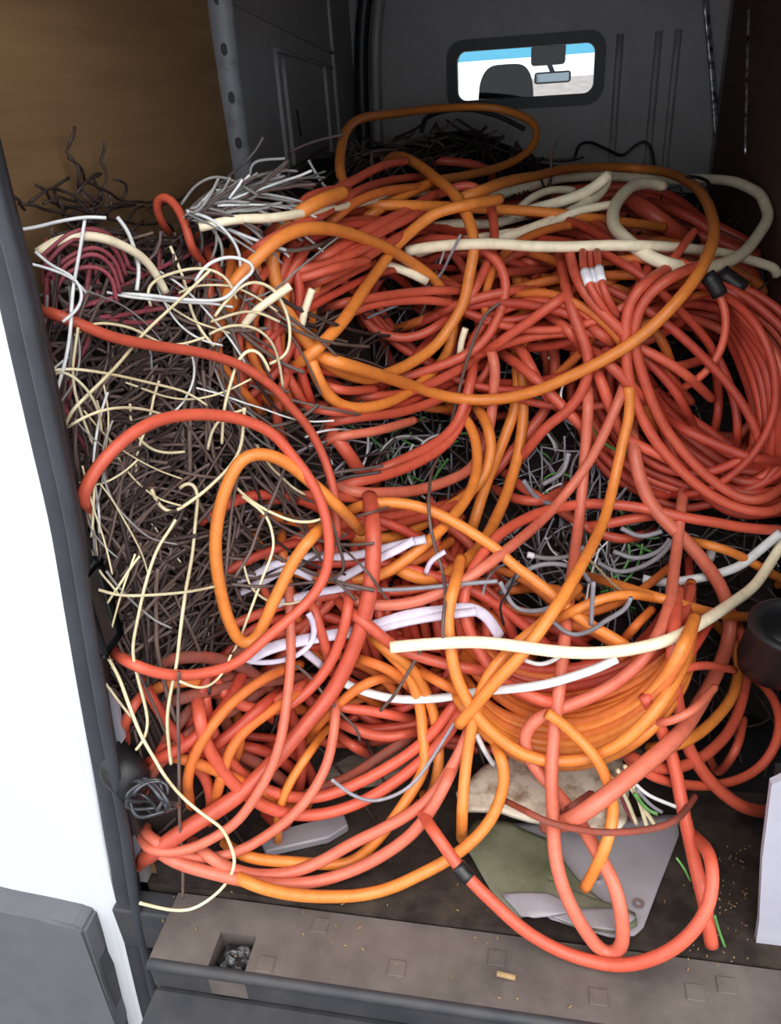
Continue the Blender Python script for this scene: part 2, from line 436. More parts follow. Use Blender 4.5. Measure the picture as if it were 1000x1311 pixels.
# weather strip: a fat rubber bead with a thin outer lip
seal_mid = [(-110, -150), (-18, 235), (12, 345), (34, 445), (57, 550), (83, 670), (104, 800), (124, 920), (150, 1060), (166, 1170), (186, 1262), (205, 1345), (215, 1420)]
lip(seal_mid, .024, 'door_seal', M['seal'], -.02, corner, (1, .8))
lip([(x + 9, y - 3) for x, y in seal_mid], .009, 'seal_bead', M['seal'], -.046, corner, (1, 1))
lip([(x + 14, y) for x, y in seal_mid], .014, 'seal_edge', M['black'], .005, corner, (1, 1))
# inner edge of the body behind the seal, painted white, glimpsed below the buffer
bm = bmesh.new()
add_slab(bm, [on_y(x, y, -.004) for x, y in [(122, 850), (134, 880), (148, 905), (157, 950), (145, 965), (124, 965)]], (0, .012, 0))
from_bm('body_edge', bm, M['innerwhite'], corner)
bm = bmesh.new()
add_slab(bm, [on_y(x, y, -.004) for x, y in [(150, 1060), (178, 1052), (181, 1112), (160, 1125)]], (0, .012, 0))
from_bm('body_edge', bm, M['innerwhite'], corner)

# bumper corner, left
bump = empty('rear_bumper', (-.2, -.1, -.5)); tag(bump, 'grey plastic rear bumper with a worn step pad below the load floor', 'bumper')
bm = bmesh.new()
f = [on_y(x, y, -.075) for x, y in [(-320, 1130), (-40, 1158), (0, 1168), (50, 1178), (94, 1188), (107, 1194), (150, 1320), (160, 1420), (118, 1420), (-320, 1290)]]
add_slab(bm, f, (0, .08, 0))
bmesh.ops.bevel(bm, geom=bm.edges[:], offset=.006, segments=2, affect='EDGES')
put(from_bm('bumper_corner', bm, M['bumper']), bump)
bm = bmesh.new()
add_slab(bm, [on_y(x, y, -.06) for x, y in [(94, 1188), (110, 1194), (138, 1250), (158, 1330), (160, 1420), (110, 1420), (108, 1260)]], (0, .06, 0))
put(from_bm('bumper_return', bm, M['bumperdark']), bump)

# step pad across the back with raised pads and latch pocket
zs = -0.012
ys = on_z(600, 1290, zs)[1]
px0, px1 = on_z(262, 1205, zs), on_z(318, 1225, zs)
lp = [on_z(x, y, zs) for x, y in [(283, 1192), (327, 1200), (312, 1252), (264, 1243)]]
lx0 = (lp[0][0] + lp[3][0]) / 2; lx1 = (lp[1][0] + lp[2][0]) / 2; ly0 = (lp[2][1] + lp[3][1]) / 2; ly1 = (lp[0][1] + lp[1][1]) / 2
bm = bmesh.new()
x0, x1 = on_z(196, 1215, zs)[0], XR + .05
for lo, hi in (((x0, ys, -.09), (lx0, -.004, zs)), ((lx1, ys, -.09), (x1, -.004, zs)), ((lx0, ly1, -.09), (lx1, -.004, zs)), ((lx0, ys, -.09), (lx1, ly0, zs)), ((lx0, ly0, -.09), (lx1, ly1, -.075))):
    add_box(bm, lo, hi)
bmesh.ops.remove_doubles(bm, verts=bm.verts[:], dist=1e-5)
put(from_bm('step_pad', bm, M['sill']), bump)
bm = bmesh.new(); add_box(bm, (x0 - .11, -.05, -.12), (x0 + .004, -.004, zs - .004), .004); put(from_bm('corner_filler', bm, M['bumperdark']), bump)
bm = bmesh.new(); add_box(bm, (x0, ys - .004, -.078), (x1, ys + .004, zs - .012), .002); put(from_bm('step_face', bm, M['bumperdark']), bump)
bm = bmesh.new(); P = spline([(x0, ys, zs - .008), (0, ys, zs - .008), (x1, ys, zs - .008)], .05)
bm.free()
put(link('step_edge', tube_mesh('step_edge', P, .010, 10), M['bumperdark']), bump)
bm = bmesh.new(); add_box(bm, (x0, ys - .11, -.30), (x1, ys, -.075), .012); put(from_bm('bumper_face', bm, M['bumperdark']), bump)
bm = bmesh.new(); add_box(bm, (x0, ys - .16, -.42), (x1, ys - .11, -.16), .012); put(from_bm('valance', bm, M['bumperdark']), bump)
for (x, y) in [(410, 1185), (508, 1240), (636, 1227), (766, 1277), (890, 1271), (340, 1235), (930, 1262)]:
    c = on_z(x, y, zs); b2 = bmesh.new()
    ring2 = [(c[0] - .013, c[1] - .012), (c[0] + .013, c[1] - .012), (c[0] + .013, c[1] + .012), (c[0] - .013, c[1] + .012)]
    add_box(b2, (c[0] - .014, c[1] - .013, zs - .004), (c[0] + .014, c[1] + .013, zs + .0025), .001, 1)
    put(from_bm('grip_square', b2, M['sill']), bump)
# latch wrapped in clear plastic
lc = Vector(((lx0 + lx1) / 2 + .004, (ly0 + ly1) / 2 + .003, -.05))
latch = empty('door_latch', lc + Vector((0, 0, -.025))); tag(latch, 'door latch wrapped in clear plastic in the step pocket', 'latch')
M['plasticwrap'] = material('crinkled_plastic_wrap', srgb(36, 36, 38), srgb(150, 152, 156), .15, 40, .6, bump=.8, ramp=(.52, .8))
bm = bmesh.new(); bmesh.ops.create_icosphere(bm, subdivisions=3, radius=.03)
for v in bm.verts:
    s = 1 + .18 * math.sin(v.co.x * 190 + v.co.z * 120) * math.cos(v.co.y * 170)
    v.co = Vector((v.co.x * 1.1 * s, v.co.y * 1.0 * s, v.co.z * 1.1 * s)) + lc
put(from_bm('plastic_wrap', bm, M['plasticwrap'], None, False), latch)
bm = bmesh.new(); add_box(bm, (lc.x - .024, lc.y - .03, -.075), (lc.x + .02, lc.y + .02, -.066), .003); put(from_bm('latch_plate', bm, M['black']), latch)

# black door buffer and striker on the left
b0 = on_y(106, 740, -.03); b1 = on_y(134, 835, -.03)
bm = bmesh.new(); add_box(bm, (b0[0], -.035, b1[2]), (b1[0], .012, b0[2]), .008, 3)
bf = from_bm('door_buffer', bm, M['black'], None, True); tag(bf, 'small black rubber door buffer on the left door pillar', 'buffer')
c = on_y(160, 990, -.02)
st = empty('door_check_strap', c); tag(st, 'black moulded hinge cover beside the left rubber door seal', 'hinge')
bm = bmesh.new(); bmesh.ops.create_icosphere(bm, subdivisions=3, radius=.05)
for v in bm.verts: v.co = Vector((v.co.x * .75, v.co.y * .7, v.co.z * .95 + (.012 if v.co.x < 0 else -.01))) + Vector(c)
put(from_bm('hinge_cover', bm, M['black'], None, True), st)
bm = bmesh.new(); add_box(bm, (c[0] - .045, -.035, c[2] - .14), (c[0] + .0, .01, c[2]), .012, 3); put(from_bm('hinge_bracket', bm, M['black'], None, True), st)
c = on_y(192, 1018, -.05)
M['shinyblack'] = material('shiny_black_plastic', srgb(40, 42, 46), srgb(60, 60, 66), .12, 20, .6)
ringo = empty('plastic_film_knot', c); tag(ringo, 'twisted loop of shiny dark plastic film beside the left pillar', 'plastic film')
for k in range(4):
    t = np.linspace(0, 2 * np.pi, 30)
    rr = .026 + .004 * k
    P = np.stack([c[0] + rr * np.cos(t + k) + .004 * np.sin(3 * t), c[1] + .012 * np.sin(t * 2 + k), c[2] + rr * np.sin(t + k) * .9 - .004 * k], -1)
    put(link('film_strand', tube_mesh('film_strand', P, .0035, 6), M['shinyblack']), ringo)

# right-hand jamb
bm = bmesh.new()
jr = [(988, 1005), (1030, 985), (1060, 1200), (1010, 1262), (957, 1283), (972, 1180), (976, 1100)]
add_slab(bm, [on_y(x, y, .03) for x, y in jr], (0, .012, 0))
rj = from_bm('trim_1', bm, M['innerwhite']); rj['kind'] = 'structure'; rj['label'] = 'pale painted metal flap of the right door jamb'
bm = bmesh.new(); add_slab(bm, [on_y(x, y, .085) for x, y in [(1003, 1010), (1100, 1000), (1100, 1330), (960, 1330), (985, 1200)]], (0, .05, 0))
rj2 = from_bm('trim_2', bm, M['black']); rj2['kind'] = 'structure'
# black plastic tub on the right, then dark sheets for the unlit gap
ca = on_y(1000, 830, .40)
wa = empty('plastic_tub', (XR - .1, .42, 0)); tag(wa, 'black rounded plastic tub at the right edge above the dangling red loop', 'tub')
tc = on_y(1012, 822, .36)
bm = bmesh.new()
seg = 28; prof = [(.0, -.10), (.062, -.10), (.072, -.06), (.074, .03), (.080, .045), (.082, .055), (.074, .060), (.060, .052), (.056, .02), (.05, -.05), (0, -.05)]
rings_ = []
for r, z in prof:
    rings_.append([bm.verts.new((tc[0] + max(r, .001) * math.cos(2 * math.pi * k / seg), tc[1] + max(r, .001) * math.sin(2 * math.pi * k / seg) - z * .5, tc[2] + z)) for k in range(seg)])
for a_, b_ in zip(rings_[:-1], rings_[1:]):
    for k in range(seg): bm.faces.new((a_[k], a_[(k + 1) % seg], b_[(k + 1) % seg], b_[k]))
put(from_bm('tub_body', bm, M['black'], None, True), wa)
simple_box('gap_shade_panel', (XR - .018, .03, 0), (XR - .012, 1.3, .42), M['black'], None, bpy.data.objects['wall_right'])  # black panel added on the wall where the right gap lies in shade
simple_box('gap_shade_sheet', (.22, .34, 0.0), (XR - .02, 1.2, .006), M['black'], None, bpy.data.objects['floor'])  # added black sheet on the floor, standing in for the same shade

# ------------------------------------------------------------------ the heap and how a cable settles on it
CELL = 0.006
gx = np.arange(XL, XR + 1e-6, CELL); gy = np.arange(0.0, YB, CELL)
def sstep(a, b, x):
    t = np.clip((x - a) / (b - a), 0, 1); return t * t * (3 - 2 * t)
def profile(kv):
    ks, vs = zip(*kv); return lambda y: np.interp(y, ks, vs)
mid = profile([(0.12, 0), (.3, .03), (.45, .10), (.58, .22), (.7, .36), (.85, .53), (1.0, .68), (1.15, .79), (1.4, .88), (1.9, .96), (2.25, .96)])
lef = profile([(0, 0), (.05, .16), (.10, .42), (.16, .68), (.22, .88), (.30, .99), (.45, 1.04), (.7, 1.05), (1.0, 1.03), (2.4, .98)])
rig = profile([(.30, 0), (.55, .03), (.66, .14), (.78, .34), (.92, .50), (1.06, .63), (1.2, .73), (1.4, .80), (1.9, .86), (2.4, .86)])
XX, YY = np.meshgrid(gx, gy, indexing='ij')
wl_ = 1 - sstep(-.46, -.22, XX); wr_ = sstep(.15, .40, XX)
yfront = np.interp(XX, [-.66, -.58, -.48, -.3], [.0, .07, .19, .34])
wal = profile([(0, .03), (.02, .25), (.045, .58), (.068, .88), (.11, 1.04), (.2, 1.09), (.45, 1.05), (.6, 1.03), (.8, 1.07), (1.2, 1.06), (2.4, 1.0)])
ww_ = 1 - sstep(-.62, -.53, XX)
H0 = lef(np.maximum(YY - yfront, 0)) * wl_ + mid(YY) * (1 - wl_) * (1 - wr_) + rig(YY) * wr_
H0 = H0 * (1 - ww_) + wal(YY) * ww_
H0 = H0 + .14 * np.exp(-((XX + .26) / .20) ** 2 - ((YY - 2.08) / .17) ** 2) + .09 * np.exp(-((XX + .5) / .16) ** 2 - ((YY - 1.65) / .42) ** 2)
Z = H0.copy()                                     # current top of the heap

def height(B, x, y):
    fx = (x - XL) / CELL; fy = y / CELL
    ix = np.clip(fx.astype(int), 0, B.shape[0] - 2); iy = np.clip(fy.astype(int), 0, B.shape[1] - 2)
    ax = np.clip(fx - ix, 0, 1); ay = np.clip(fy - iy, 0, 1)
    return (B[ix, iy] * (1 - ax) * (1 - ay) + B[ix + 1, iy] * ax * (1 - ay) + B[ix, iy + 1] * (1 - ax) * ay + B[ix + 1, iy + 1] * ax * ay)

TT = np.arange(0.72, 3.6, 0.010)                  # horizontal reach of the search
def first_hit(p, r):
    """where each sight line first comes down onto the heap; NaN where it passes over it"""
    d = rays(p); hl = np.linalg.norm(d[:, :2], axis=1); d = d / hl[:, None]
    def above(t):
        x = CAM[0] + d[:, :1] * t; y = CAM[1] + d[:, 1:2] * t; z = CAM[2] + d[:, 2:3] * t
        inside = (y < YB - .01) & (x > XL - .005) & (x < XR + .005)
        h = np.where(y < 0.0, np.where(y > ys, -0.012, -1.0), height(Z, np.clip(x, XL, XR), np.clip(y, 0, YB)))
        return z - (h + r), inside
    g, ins = above(np.broadcast_to(TT, (len(p), len(TT))))
    hit = (g <= 0)
    any_ = hit.any(1); k = hit.argmax(1)
    bad = ~any_ | ~ins[np.arange(len(p)), k]
    lo = TT[np.maximum(k - 1, 0)].copy(); hi = TT[k].copy()
    for _ in range(5):
        m = (lo + hi) / 2; gm, _i = above(m[:, None]); c = gm[:, 0] <= 0
        hi = np.where(c, m, hi); lo = np.where(c, lo, m)
    t = hi; t[bad] = np.nan
    return t, d

def smooth1(a, s):
    k = int(3 * s) + 1
    g = np.exp(-.5 * (np.arange(-k, k + 1) / s) ** 2); g /= g.sum()
    return np.convolve(np.pad(a, k, mode='edge'), g, mode='valid')

def settle(pts, width=None, r=None, stiff=9.0, step=4.0, lift=0.0, stamp=True, depth=None, dive=False, trim=False):
    p = spline(pts, step)
    t, d = first_hit(p, 0.008 if r is None else r)
    if trim and np.isnan(t).any() and (~np.isnan(t)).sum() > 5:      # keep the part that lies on the heap
        g = np.flatnonzero(~np.isnan(t)); runs = np.split(g, np.flatnonzero(np.diff(g) > 1) + 1)
        g = max(runs, key=len)
        if len(g) > 5: p, t, d = p[g], t[g], d[g]
    if trim and (~np.isnan(t)).sum() <= 5: return None, 0, None
    ok = ~np.isnan(t)
    n = len(p); ii = np.arange(n)
    if ok.sum() == 0:
        t = np.full(n, depth or 2.6)
    else:
        t = np.interp(ii, ii[ok], t[ok])
    k = max(1, int(stiff * 1.7))
    pad = np.pad(t, k, mode='edge')
    tm = np.min(np.stack([pad[i:i + n] for i in range(2 * k + 1)]), axis=0)
    tm = smooth1(smooth1(tm, stiff * .7), stiff * .7)
    for _ in range(5): tm = smooth1(np.minimum(tm, t), stiff * .45)
    tm = tm - lift
    if dive:                                      # its ends go down between the others
        e = np.minimum(ii, n - 1 - ii) * step
        tm = tm + .09 * np.clip(1 - e / 45.0, 0, 1) ** 1.5
    P = CAM + d * tm[:, None]
    if r is None:
        dep = np.median((P - CAM) @ fwd); r = width * .5 * dep / 1000.0
    P[:, 0] = np.clip(P[:, 0], np.where(P[:, 1] < .018, -.8, XL + r + .004), XR - r - .016)
    P[:, 1] = np.minimum(P[:, 1], YB - r - .03)
    behind = (P[:, 0] < np.interp(P[:, 2], [-.4, .67, 1.18], [-.72, -.60, -.55])) & (P[:, 2] > .03) & (P[:, 1] < .022 + r)       # the door pillar holds the heap back
    P[behind, 1] = np.maximum(P[behind, 1], .022 + r)
    if behind.any() or ((P[:, 0] <= XL + r + .0041) & (P[:, 1] > .02)).any():
        for _ in range(8): P[1:-1] = P[1:-1] * .5 + (P[2:] + P[:-2]) * .25
    P[:, 2] = np.maximum(P[:, 2], np.where(P[:, 1] > -.002, r + .0005, np.where(P[:, 1] > ys, r - .012, -9)))
    if stamp:
        m = ok.copy()
        zc = height(Z, np.clip(P[:, 0], XL, XR), np.clip(P[:, 1], 0, YB))
        m &= (P[:, 2] - zc < .13) & (P[:, 1] > 0.0)
        q = P[m]
        R = int(math.ceil(r / CELL))
        for a in range(-R, R + 1):
            for b in range(-R, R + 1):
                d2 = (a * a + b * b) * CELL * CELL
                if d2 > r * r + 1e-9: continue
                ix = np.round((q[:, 0] - XL) / CELL).astype(int) + a; iy = np.round(q[:, 1] / CELL).astype(int) + b
                o = (ix >= 0) & (ix < Z.shape[0]) & (iy >= 0) & (iy < Z.shape[1])
                np.maximum.at(Z, (ix[o], iy[o]), q[o, 2] + math.sqrt(max(r * r - d2, 0)))
    return P, r, p

def thin_out(P, r, fine=False):
    s = np.r_[0, np.cumsum(np.linalg.norm(np.diff(P, axis=0), axis=1))]
    n = max(5, int(s[-1] / (max(r * 1.1, .006) if not fine else max(r * .8, .004))))
    u = np.linspace(0, s[-1], n)
    Q = np.stack([np.interp(u, s, P[:, k]) for k in range(3)], -1)
    if n > 8: 
        for _ in range(3): Q[1:-1] = Q[1:-1] * .5 + (Q[2:] + Q[:-2]) * .25
    return Q

def parse(s):
    v = [float(a) for a in s.replace(',', ' ').split()]
    return [(v[i], v[i + 1]) for i in range(0, len(v), 2)]

def strand(name, cat, mat, pts, label, group=None, width=15.0, r=None, stiff=9.0, flat=None, sides=None, lift=0.0, sleeves=(), step=4.0, depth=None, stamp=True, ends=False, dive=False, trim=False):
    if isinstance(pts, str): pts = parse(pts)
    shade = {'rust': 'rusty orange', 'deepred': 'deep red', 'dusty': 'dusty red'}.get(mat)
    if group and shade and label.startswith('red cable'):
        label = shade + label[3:]; group = group + ', ' + shade
        if mat == 'rust': name = 'orange_cable'
    P, r, px = settle(pts, width, r, stiff, step, lift, stamp, depth, dive, trim)
    if P is None: return None
    Q = thin_out(P, r)
    if sides is None: sides = 10 if r > .009 else (7 if r > .005 else 5)
    o = link(name, tube_mesh(name, Q, r, sides, flat=flat), M[mat])
    tag(o, label, cat, group)
    for (sx, sy, length, smat, sname) in sleeves:
        i = int(np.argmin((px[:, 0] - sx) ** 2 + (px[:, 1] - sy) ** 2))
        k = max(2, int(length / step / 2))
        seg = P[max(0, i - k):i + k + 1]
        if len(seg) >= 3:
            link(sname, tube_mesh(sname, thin_out(seg, r, True), r * 1.28, 10, flat=flat), M[smat], o)
    if ends:                                      # bare copper core showing in the cut end
        for e, (a, b) in ((0, (Q[0], Q[1])), (1, (Q[-1], Q[-2]))):
            if ends in (e, 'both') or (ends is True and e == 1):
                dd = (a - b) / np.linalg.norm(a - b)
                link('cut_end', tube_mesh('cut_end', np.array([a - dd * .002, a + dd * .001, a + dd * .0035]), r * .66, 8), M['copper'], o)
    return o

# solid, dark middle of the heap (buried wire that nobody could count)
sx, sy = 6, 6
hx, hy = gx[::sx], gy[::sy]
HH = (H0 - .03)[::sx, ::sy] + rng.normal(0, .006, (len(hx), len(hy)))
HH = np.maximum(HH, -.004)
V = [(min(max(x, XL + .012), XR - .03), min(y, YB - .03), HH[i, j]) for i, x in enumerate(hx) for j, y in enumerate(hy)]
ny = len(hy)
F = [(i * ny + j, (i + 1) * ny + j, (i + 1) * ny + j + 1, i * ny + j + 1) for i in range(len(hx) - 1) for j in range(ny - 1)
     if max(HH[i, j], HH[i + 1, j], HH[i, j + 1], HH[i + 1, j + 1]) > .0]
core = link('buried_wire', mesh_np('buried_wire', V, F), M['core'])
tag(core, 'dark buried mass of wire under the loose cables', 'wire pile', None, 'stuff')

def joined(name, mat, strands, label, parent=None):
    Vs, Fs, o = [], [], 0
    for Q, r, s in strands:
        v, f = tube_arrays(Q, r, s, cap=False)
        Vs.append(v); Fs += [[a + o for a in q] for q in f]; o += len(v)
    ob = link(name, mesh_np(name, np.vstack(Vs), Fs), M[mat], parent)
    return tag(ob, label, 'wire pile', None, 'stuff')

def squiggle(cx, cy, length, ang, bend, n=6, wob=.25):
    """a loose arc in the heap: start point, heading, total turn"""
    pts = [(cx, cy)]; a = ang; st = length / n
    for k in range(n):
        a += bend / n + random.gauss(0, wob)
        pts.append((pts[-1][0] + st * math.cos(a), pts[-1][1] + st * math.sin(a)))
    return pts

# undergrowth of wire that shows between the cables
def undergrowth(n, mat, poly, rr, name, label, ln=(110, 260), wob=.08):
    out = []
    for _ in range(n):
        x = random.uniform(poly[0], poly[2]); y = random.uniform(poly[1], poly[3])
        P, r, _p = settle(squiggle(x, y, random.uniform(*ln), random.uniform(0, 6.28), random.gauss(0, 1.4), 5, wob), r=random.uniform(*rr), stiff=3, step=7, stamp=False, trim=True, lift=-.005)
        if P is None: continue
        out.append((P[::2] if len(P) > 12 else P, r, 4))
    return joined(name, mat, out, label)
undergrowth(340, 'darkbrown', (230, 240, 1000, 860), (.0022, .004), 'buried_dark_wire', 'dark thin wire showing between the red cables')
undergrowth(80, 'grey', (420, 520, 860, 760), (.0018, .003), 'buried_grey_wire', 'grey thin wire showing between the red cables')
undergrowth(330, 'darkbrown', (40, 290, 330, 900), (.0025, .0045), 'tangled_dark_wire', 'matted dark brown wire in the left part of the heap')
undergrowth(200, 'brown', (60, 290, 330, 820), (.0022, .0035), 'tangled_brown_wire', 'matted brown wire in the left part of the heap')
undergrowth(22, 'maroon', (50, 290, 240, 420), (.003, .005), 'tangled_maroon_wire', 'matted maroon wire at the top left of the heap')

# ------------------------------------------------------------------ loose things on the load floor
M['tarp'] = material('grey_green_tarpaulin', srgb(116, 116, 98), srgb(84, 90, 66), .45, 7, .4, bump=.25, ramp=(.4, .65))
M['tarpgrey'] = material('grey_tarpaulin_back', srgb(150, 146, 152), srgb(128, 124, 128), .4, 6, .4, bump=.2)
M['pad'] = material('stained_cream_board', srgb(232, 220, 200), srgb(146, 118, 96), .75, 16, .2, bump=.25, ramp=(.46, .66))
M['oldwood'] = material('weathered_wood', srgb(140, 130, 118), srgb(84, 76, 68), .8, 10, .2, bump=.4, stretch=(1, 7, 1))
M['metal'] = material('eyelet_metal', srgb(190, 190, 192), None, .3, 10, .5, metallic=.9)

def sheet(name, outline, zf, mat, thick=.003, res=26, parent=None):
    """a limp sheet with the outline given on the floor, lifted by zf(u,x,y)"""
    c = [on_z(x, y, 0.0) for x, y in outline]
    c = np.array(c)[:, :2]
    ctr = c.mean(0)
    ringsN = 9
    sp = spline(np.vstack([c, c[:1]]), .012)[:-1]
    V = []; F = []
    n = len(sp)
    for k in range(ringsN + 1):
        u = k / ringsN
        for q in sp:
            p = ctr + (q - ctr) * u
            V.append((p[0], p[1], zf(u, p[0], p[1])))
    for k in range(ringsN):
        for j in range(n):
            F.append((k * n + j, k * n + (j + 1) % n, (k + 1) * n + (j + 1) % n, (k + 1) * n + j))
    o = link(name, mesh_np(name, V, F), M[mat], parent)
    md = o.modifiers.new('thickness', 'SOLIDIFY'); md.thickness = thick; md.offset = 1
    return o

def densify(poly, n=5):
    out = []
    for i in range(len(poly)):
        a, b = np.array(poly[i]), np.array(poly[(i + 1) % len(poly)])
        for k in range(n): out.append(tuple(a + (b - a) * k / n))
    return out
wave = lambda x, y: .006 * math.sin(x * 31 + y * 13) * math.sin(y * 27 - x * 9)
tp = empty('tarpaulin', on_z(720, 1120, 0)); tag(tp, 'folded grey and green tarpaulin scrap with a metal eyelet on the floor', 'tarpaulin')
s1 = sheet('grey_face', densify([(640, 1060), (866, 1050), (868, 1075), (822, 1195), (810, 1205), (780, 1207), (700, 1180), (650, 1100)]), lambda u, x, y: .006 + wave(x, y) * .5 + .004 * u, 'tarpgrey')
put(s1, tp)
s2 = sheet('green_fold', densify([(592, 1090), (610, 1060), (650, 1060), (700, 1085), (735, 1130), (772, 1165), (812, 1180), (815, 1196), (790, 1208), (740, 1198), (700, 1180), (664, 1185), (630, 1150)]), lambda u, x, y: .020 + wave(x, y) + .006 * (1 - u), 'tarp')
put(s2, tp)
s3 = sheet('turned_hem', densify([(642, 1157), (700, 1160), (745, 1178), (800, 1180), (812, 1190), (790, 1209), (740, 1199), (700, 1184), (668, 1188)]), lambda u, x, y: .027 + wave(x, y) + .003 * (1 - u), 'tarpgrey')
put(s3, tp)
e = on_z(818, 1157, .016)
bm = bmesh.new(); ring(bm, [(.005 * math.cos(a), .005 * math.sin(a)) for a in np.linspace(0, 6.283, 16, endpoint=False)], [(.009 * math.cos(a), .009 * math.sin(a)) for a in np.linspace(0, 6.283, 16, endpoint=False)], -.0015, .0015)
bmesh.ops.rotate(bm, verts=bm.verts[:], cent=(0, 0, 0), matrix=Matrix.Rotation(math.pi / 2, 3, 'X'))
bmesh.ops.translate(bm, verts=bm.verts[:], vec=Vector(e)); put(from_bm('eyelet', bm, M['metal']), tp)

bd = empty('stained_board', on_z(700, 1040, 0)); tag(bd, 'stained cream board lying on the tarpaulin under an orange cable', 'board')
b1_ = sheet('board_face', densify([(585, 1040), (620, 1008), (668, 985), (740, 978), (790, 990), (803, 1030), (800, 1075), (785, 1092), (740, 1090), (680, 1075), (640, 1062), (590, 1062)], 4), lambda u, x, y: .046 + wave(x, y) * .6, 'pad', .012)
put(b1_, bd)

for k, (poly, z, lab) in enumerate([
        ([(345, 880), (465, 835), (480, 850), (380, 930), (350, 935)], .02, 'weathered dark board between cable loops at left front'),
        ([(385, 975), (470, 930), (570, 930), (560, 970), (480, 1000), (400, 1010)], .03, 'weathered grey board under the arching red cables'),
        ([(330, 1068), (440, 1040), (446, 1056), (420, 1072), (340, 1090)], .02, 'grey painted offcut under the front loop'),
        ([(470, 885), (590, 860), (600, 905), (490, 930)], .06, 'weathered offcut below the white flat cable')]):
    c = np.array([on_z(x, y, z) for x, y in poly])
    bm = bmesh.new(); add_slab(bm, [tuple(p) for p in c], (0, 0, -.018))
    bmesh.ops.bevel(bm, geom=bm.edges[:], offset=.003, segments=1, affect='EDGES')
    o = from_bm('wood_offcut', bm, M['tarpgrey' if k == 2 else 'oldwood']); tag(o, lab, 'offcut')
# the sheets and boards raise the surface that cables rest on
def raise_poly(poly, z):
    c = np.array([on_z(x, y, z)[:2] for x, y in poly])
    inside = np.zeros(XX.shape, bool)
    j = len(c) - 1
    for i in range(len(c)):
        xi, yi, xj, yj = c[i][0], c[i][1], c[j][0], c[j][1]
        cond = ((yi > YY) != (yj > YY)) & (XX < (xj - xi) * (YY - yi) / (yj - yi + 1e-12) + xi)
        inside ^= cond; j = i
    Z[inside] = np.maximum(Z[inside], z)
raise_poly([(592, 1090), (640, 1055), (866, 1050), (868, 1075), (822, 1195), (780, 1208), (664, 1188)], .034)
raise_poly([(585, 1040), (620, 1008), (668, 985), (740, 978), (790, 990), (803, 1030), (800, 1075), (785, 1092), (740, 1090), (640, 1062)], .060)

# ------------------------------------------------------------------ cables: buried and repeated runs first
def ell(cx, cy, rx, ry, tilt, a0, a1, n=14, jit=0.0):
    ct, st = math.cos(math.radians(tilt)), math.sin(math.radians(tilt))
    out = []
    for k in range(n + 1):
        a = math.radians(a0 + (a1 - a0) * k / n)
        x, y = rx * math.cos(a) * (1 + random.gauss(0, jit)), ry * math.sin(a) * (1 + random.gauss(0, jit))
        out.append((cx + x * ct - y * st, cy + x * st + y * ct))
    return out

# far back and dark right corner
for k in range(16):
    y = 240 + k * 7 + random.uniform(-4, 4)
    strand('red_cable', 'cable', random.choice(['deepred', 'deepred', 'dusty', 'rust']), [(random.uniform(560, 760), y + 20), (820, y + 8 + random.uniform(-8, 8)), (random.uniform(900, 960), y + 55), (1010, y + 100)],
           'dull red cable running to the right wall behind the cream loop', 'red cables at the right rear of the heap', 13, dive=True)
# big coil on the right
for k in range(22):
    f = k / 21
    cx, cy = 893 + random.uniform(-12, 14), 482 + random.uniform(-10, 16)
    rx = 96 + 62 * f + random.uniform(-8, 8); ry = 74 + 66 * f + random.uniform(-8, 8)
    a0 = random.uniform(0, 360)
    strand('red_cable', 'cable', random.choice(['deepred', 'deepred', 'red']), ell(cx, cy + 20 * f, rx, ry, 32 + random.uniform(-10, 10), a0, a0 + random.uniform(300, 420), 18, .02),
           'red cable wound in the big coil at the right of the heap', 'turns of the big coil at the right', 11.5, dive=True)
for k in range(7):
    strand('red_cable', 'cable', 'deepred', [(805 + k * 6, 440 + k * 14), (840 + k * 5, 500 + k * 16), (890 + k * 4, 540 + k * 17), (950, 575 + k * 14), (1010, 570 + k * 14)],
           'red cable sweeping along the lower rim of the right coil', 'cables along the lower rim of the right coil', 13, dive=True)
for k in range(6):
    strand('red_cable', 'cable', random.choice(['deepred', 'red']), [(870 + k * 9, 355 + k * 2), (915 + k * 10, 400 + k * 4), (950 + k * 10, 470), (968 + k * 7, 540), (955 + k * 9, 620)],
           'red cable curving down the right edge of the coil', 'cables down the right side of the coil', 12.5, dive=True)
# middle of the heap
def clear_of(x, y):
    for gx_, gy_, a, b in ((525, 585, 80, 52), (715, 590, 62, 70), (715, 700, 100, 45), (790, 720, 70, 40), (425, 430, 40, 40), (690, 460, 30, 30)):
        if ((x - gx_) / a) ** 2 + ((y - gy_) / b) ** 2 < 1: return False
    return True
cnt = 0
while cnt < 62:
    x, y = random.uniform(300, 900), random.uniform(290, 520)
    s = squiggle(x, y, random.uniform(240, 520), random.uniform(0, 6.28), random.choice((-1, 1)) * random.uniform(1.0, 3.0), 7, .08)
    if all(clear_of(*q) and 270 < q[0] < 1000 and 265 < q[1] < 640 for q in s):
        strand('red_cable', 'cable', random.choice(['red', 'deepred', 'deepred', 'rust']), s, 'red cable half buried among the loops in the upper middle of the heap', 'half buried red cables, upper middle', random.uniform(10.5, 12.5), dive=True); cnt += 1
cnt = 0
while cnt < 58:
    x, y = random.uniform(230, 880), random.uniform(640, 940)
    s = squiggle(x, y, random.uniform(240, 480), random.gauss(0, .9), random.choice((-1, 1)) * random.uniform(.8, 2.4), 7, .08)
    if all(clear_of(*q) and 190 < q[0] < 900 and 630 < q[1] < 960 for q in s):
        strand('red_cable', 'cable', random.choice(['red', 'deepred', 'deepred', 'rust']), s, 'red cable half buried among the loops in the lower middle of the heap', 'half buried red cables, lower middle', random.uniform(11, 13.5), dive=True); cnt += 1
cnt = 0
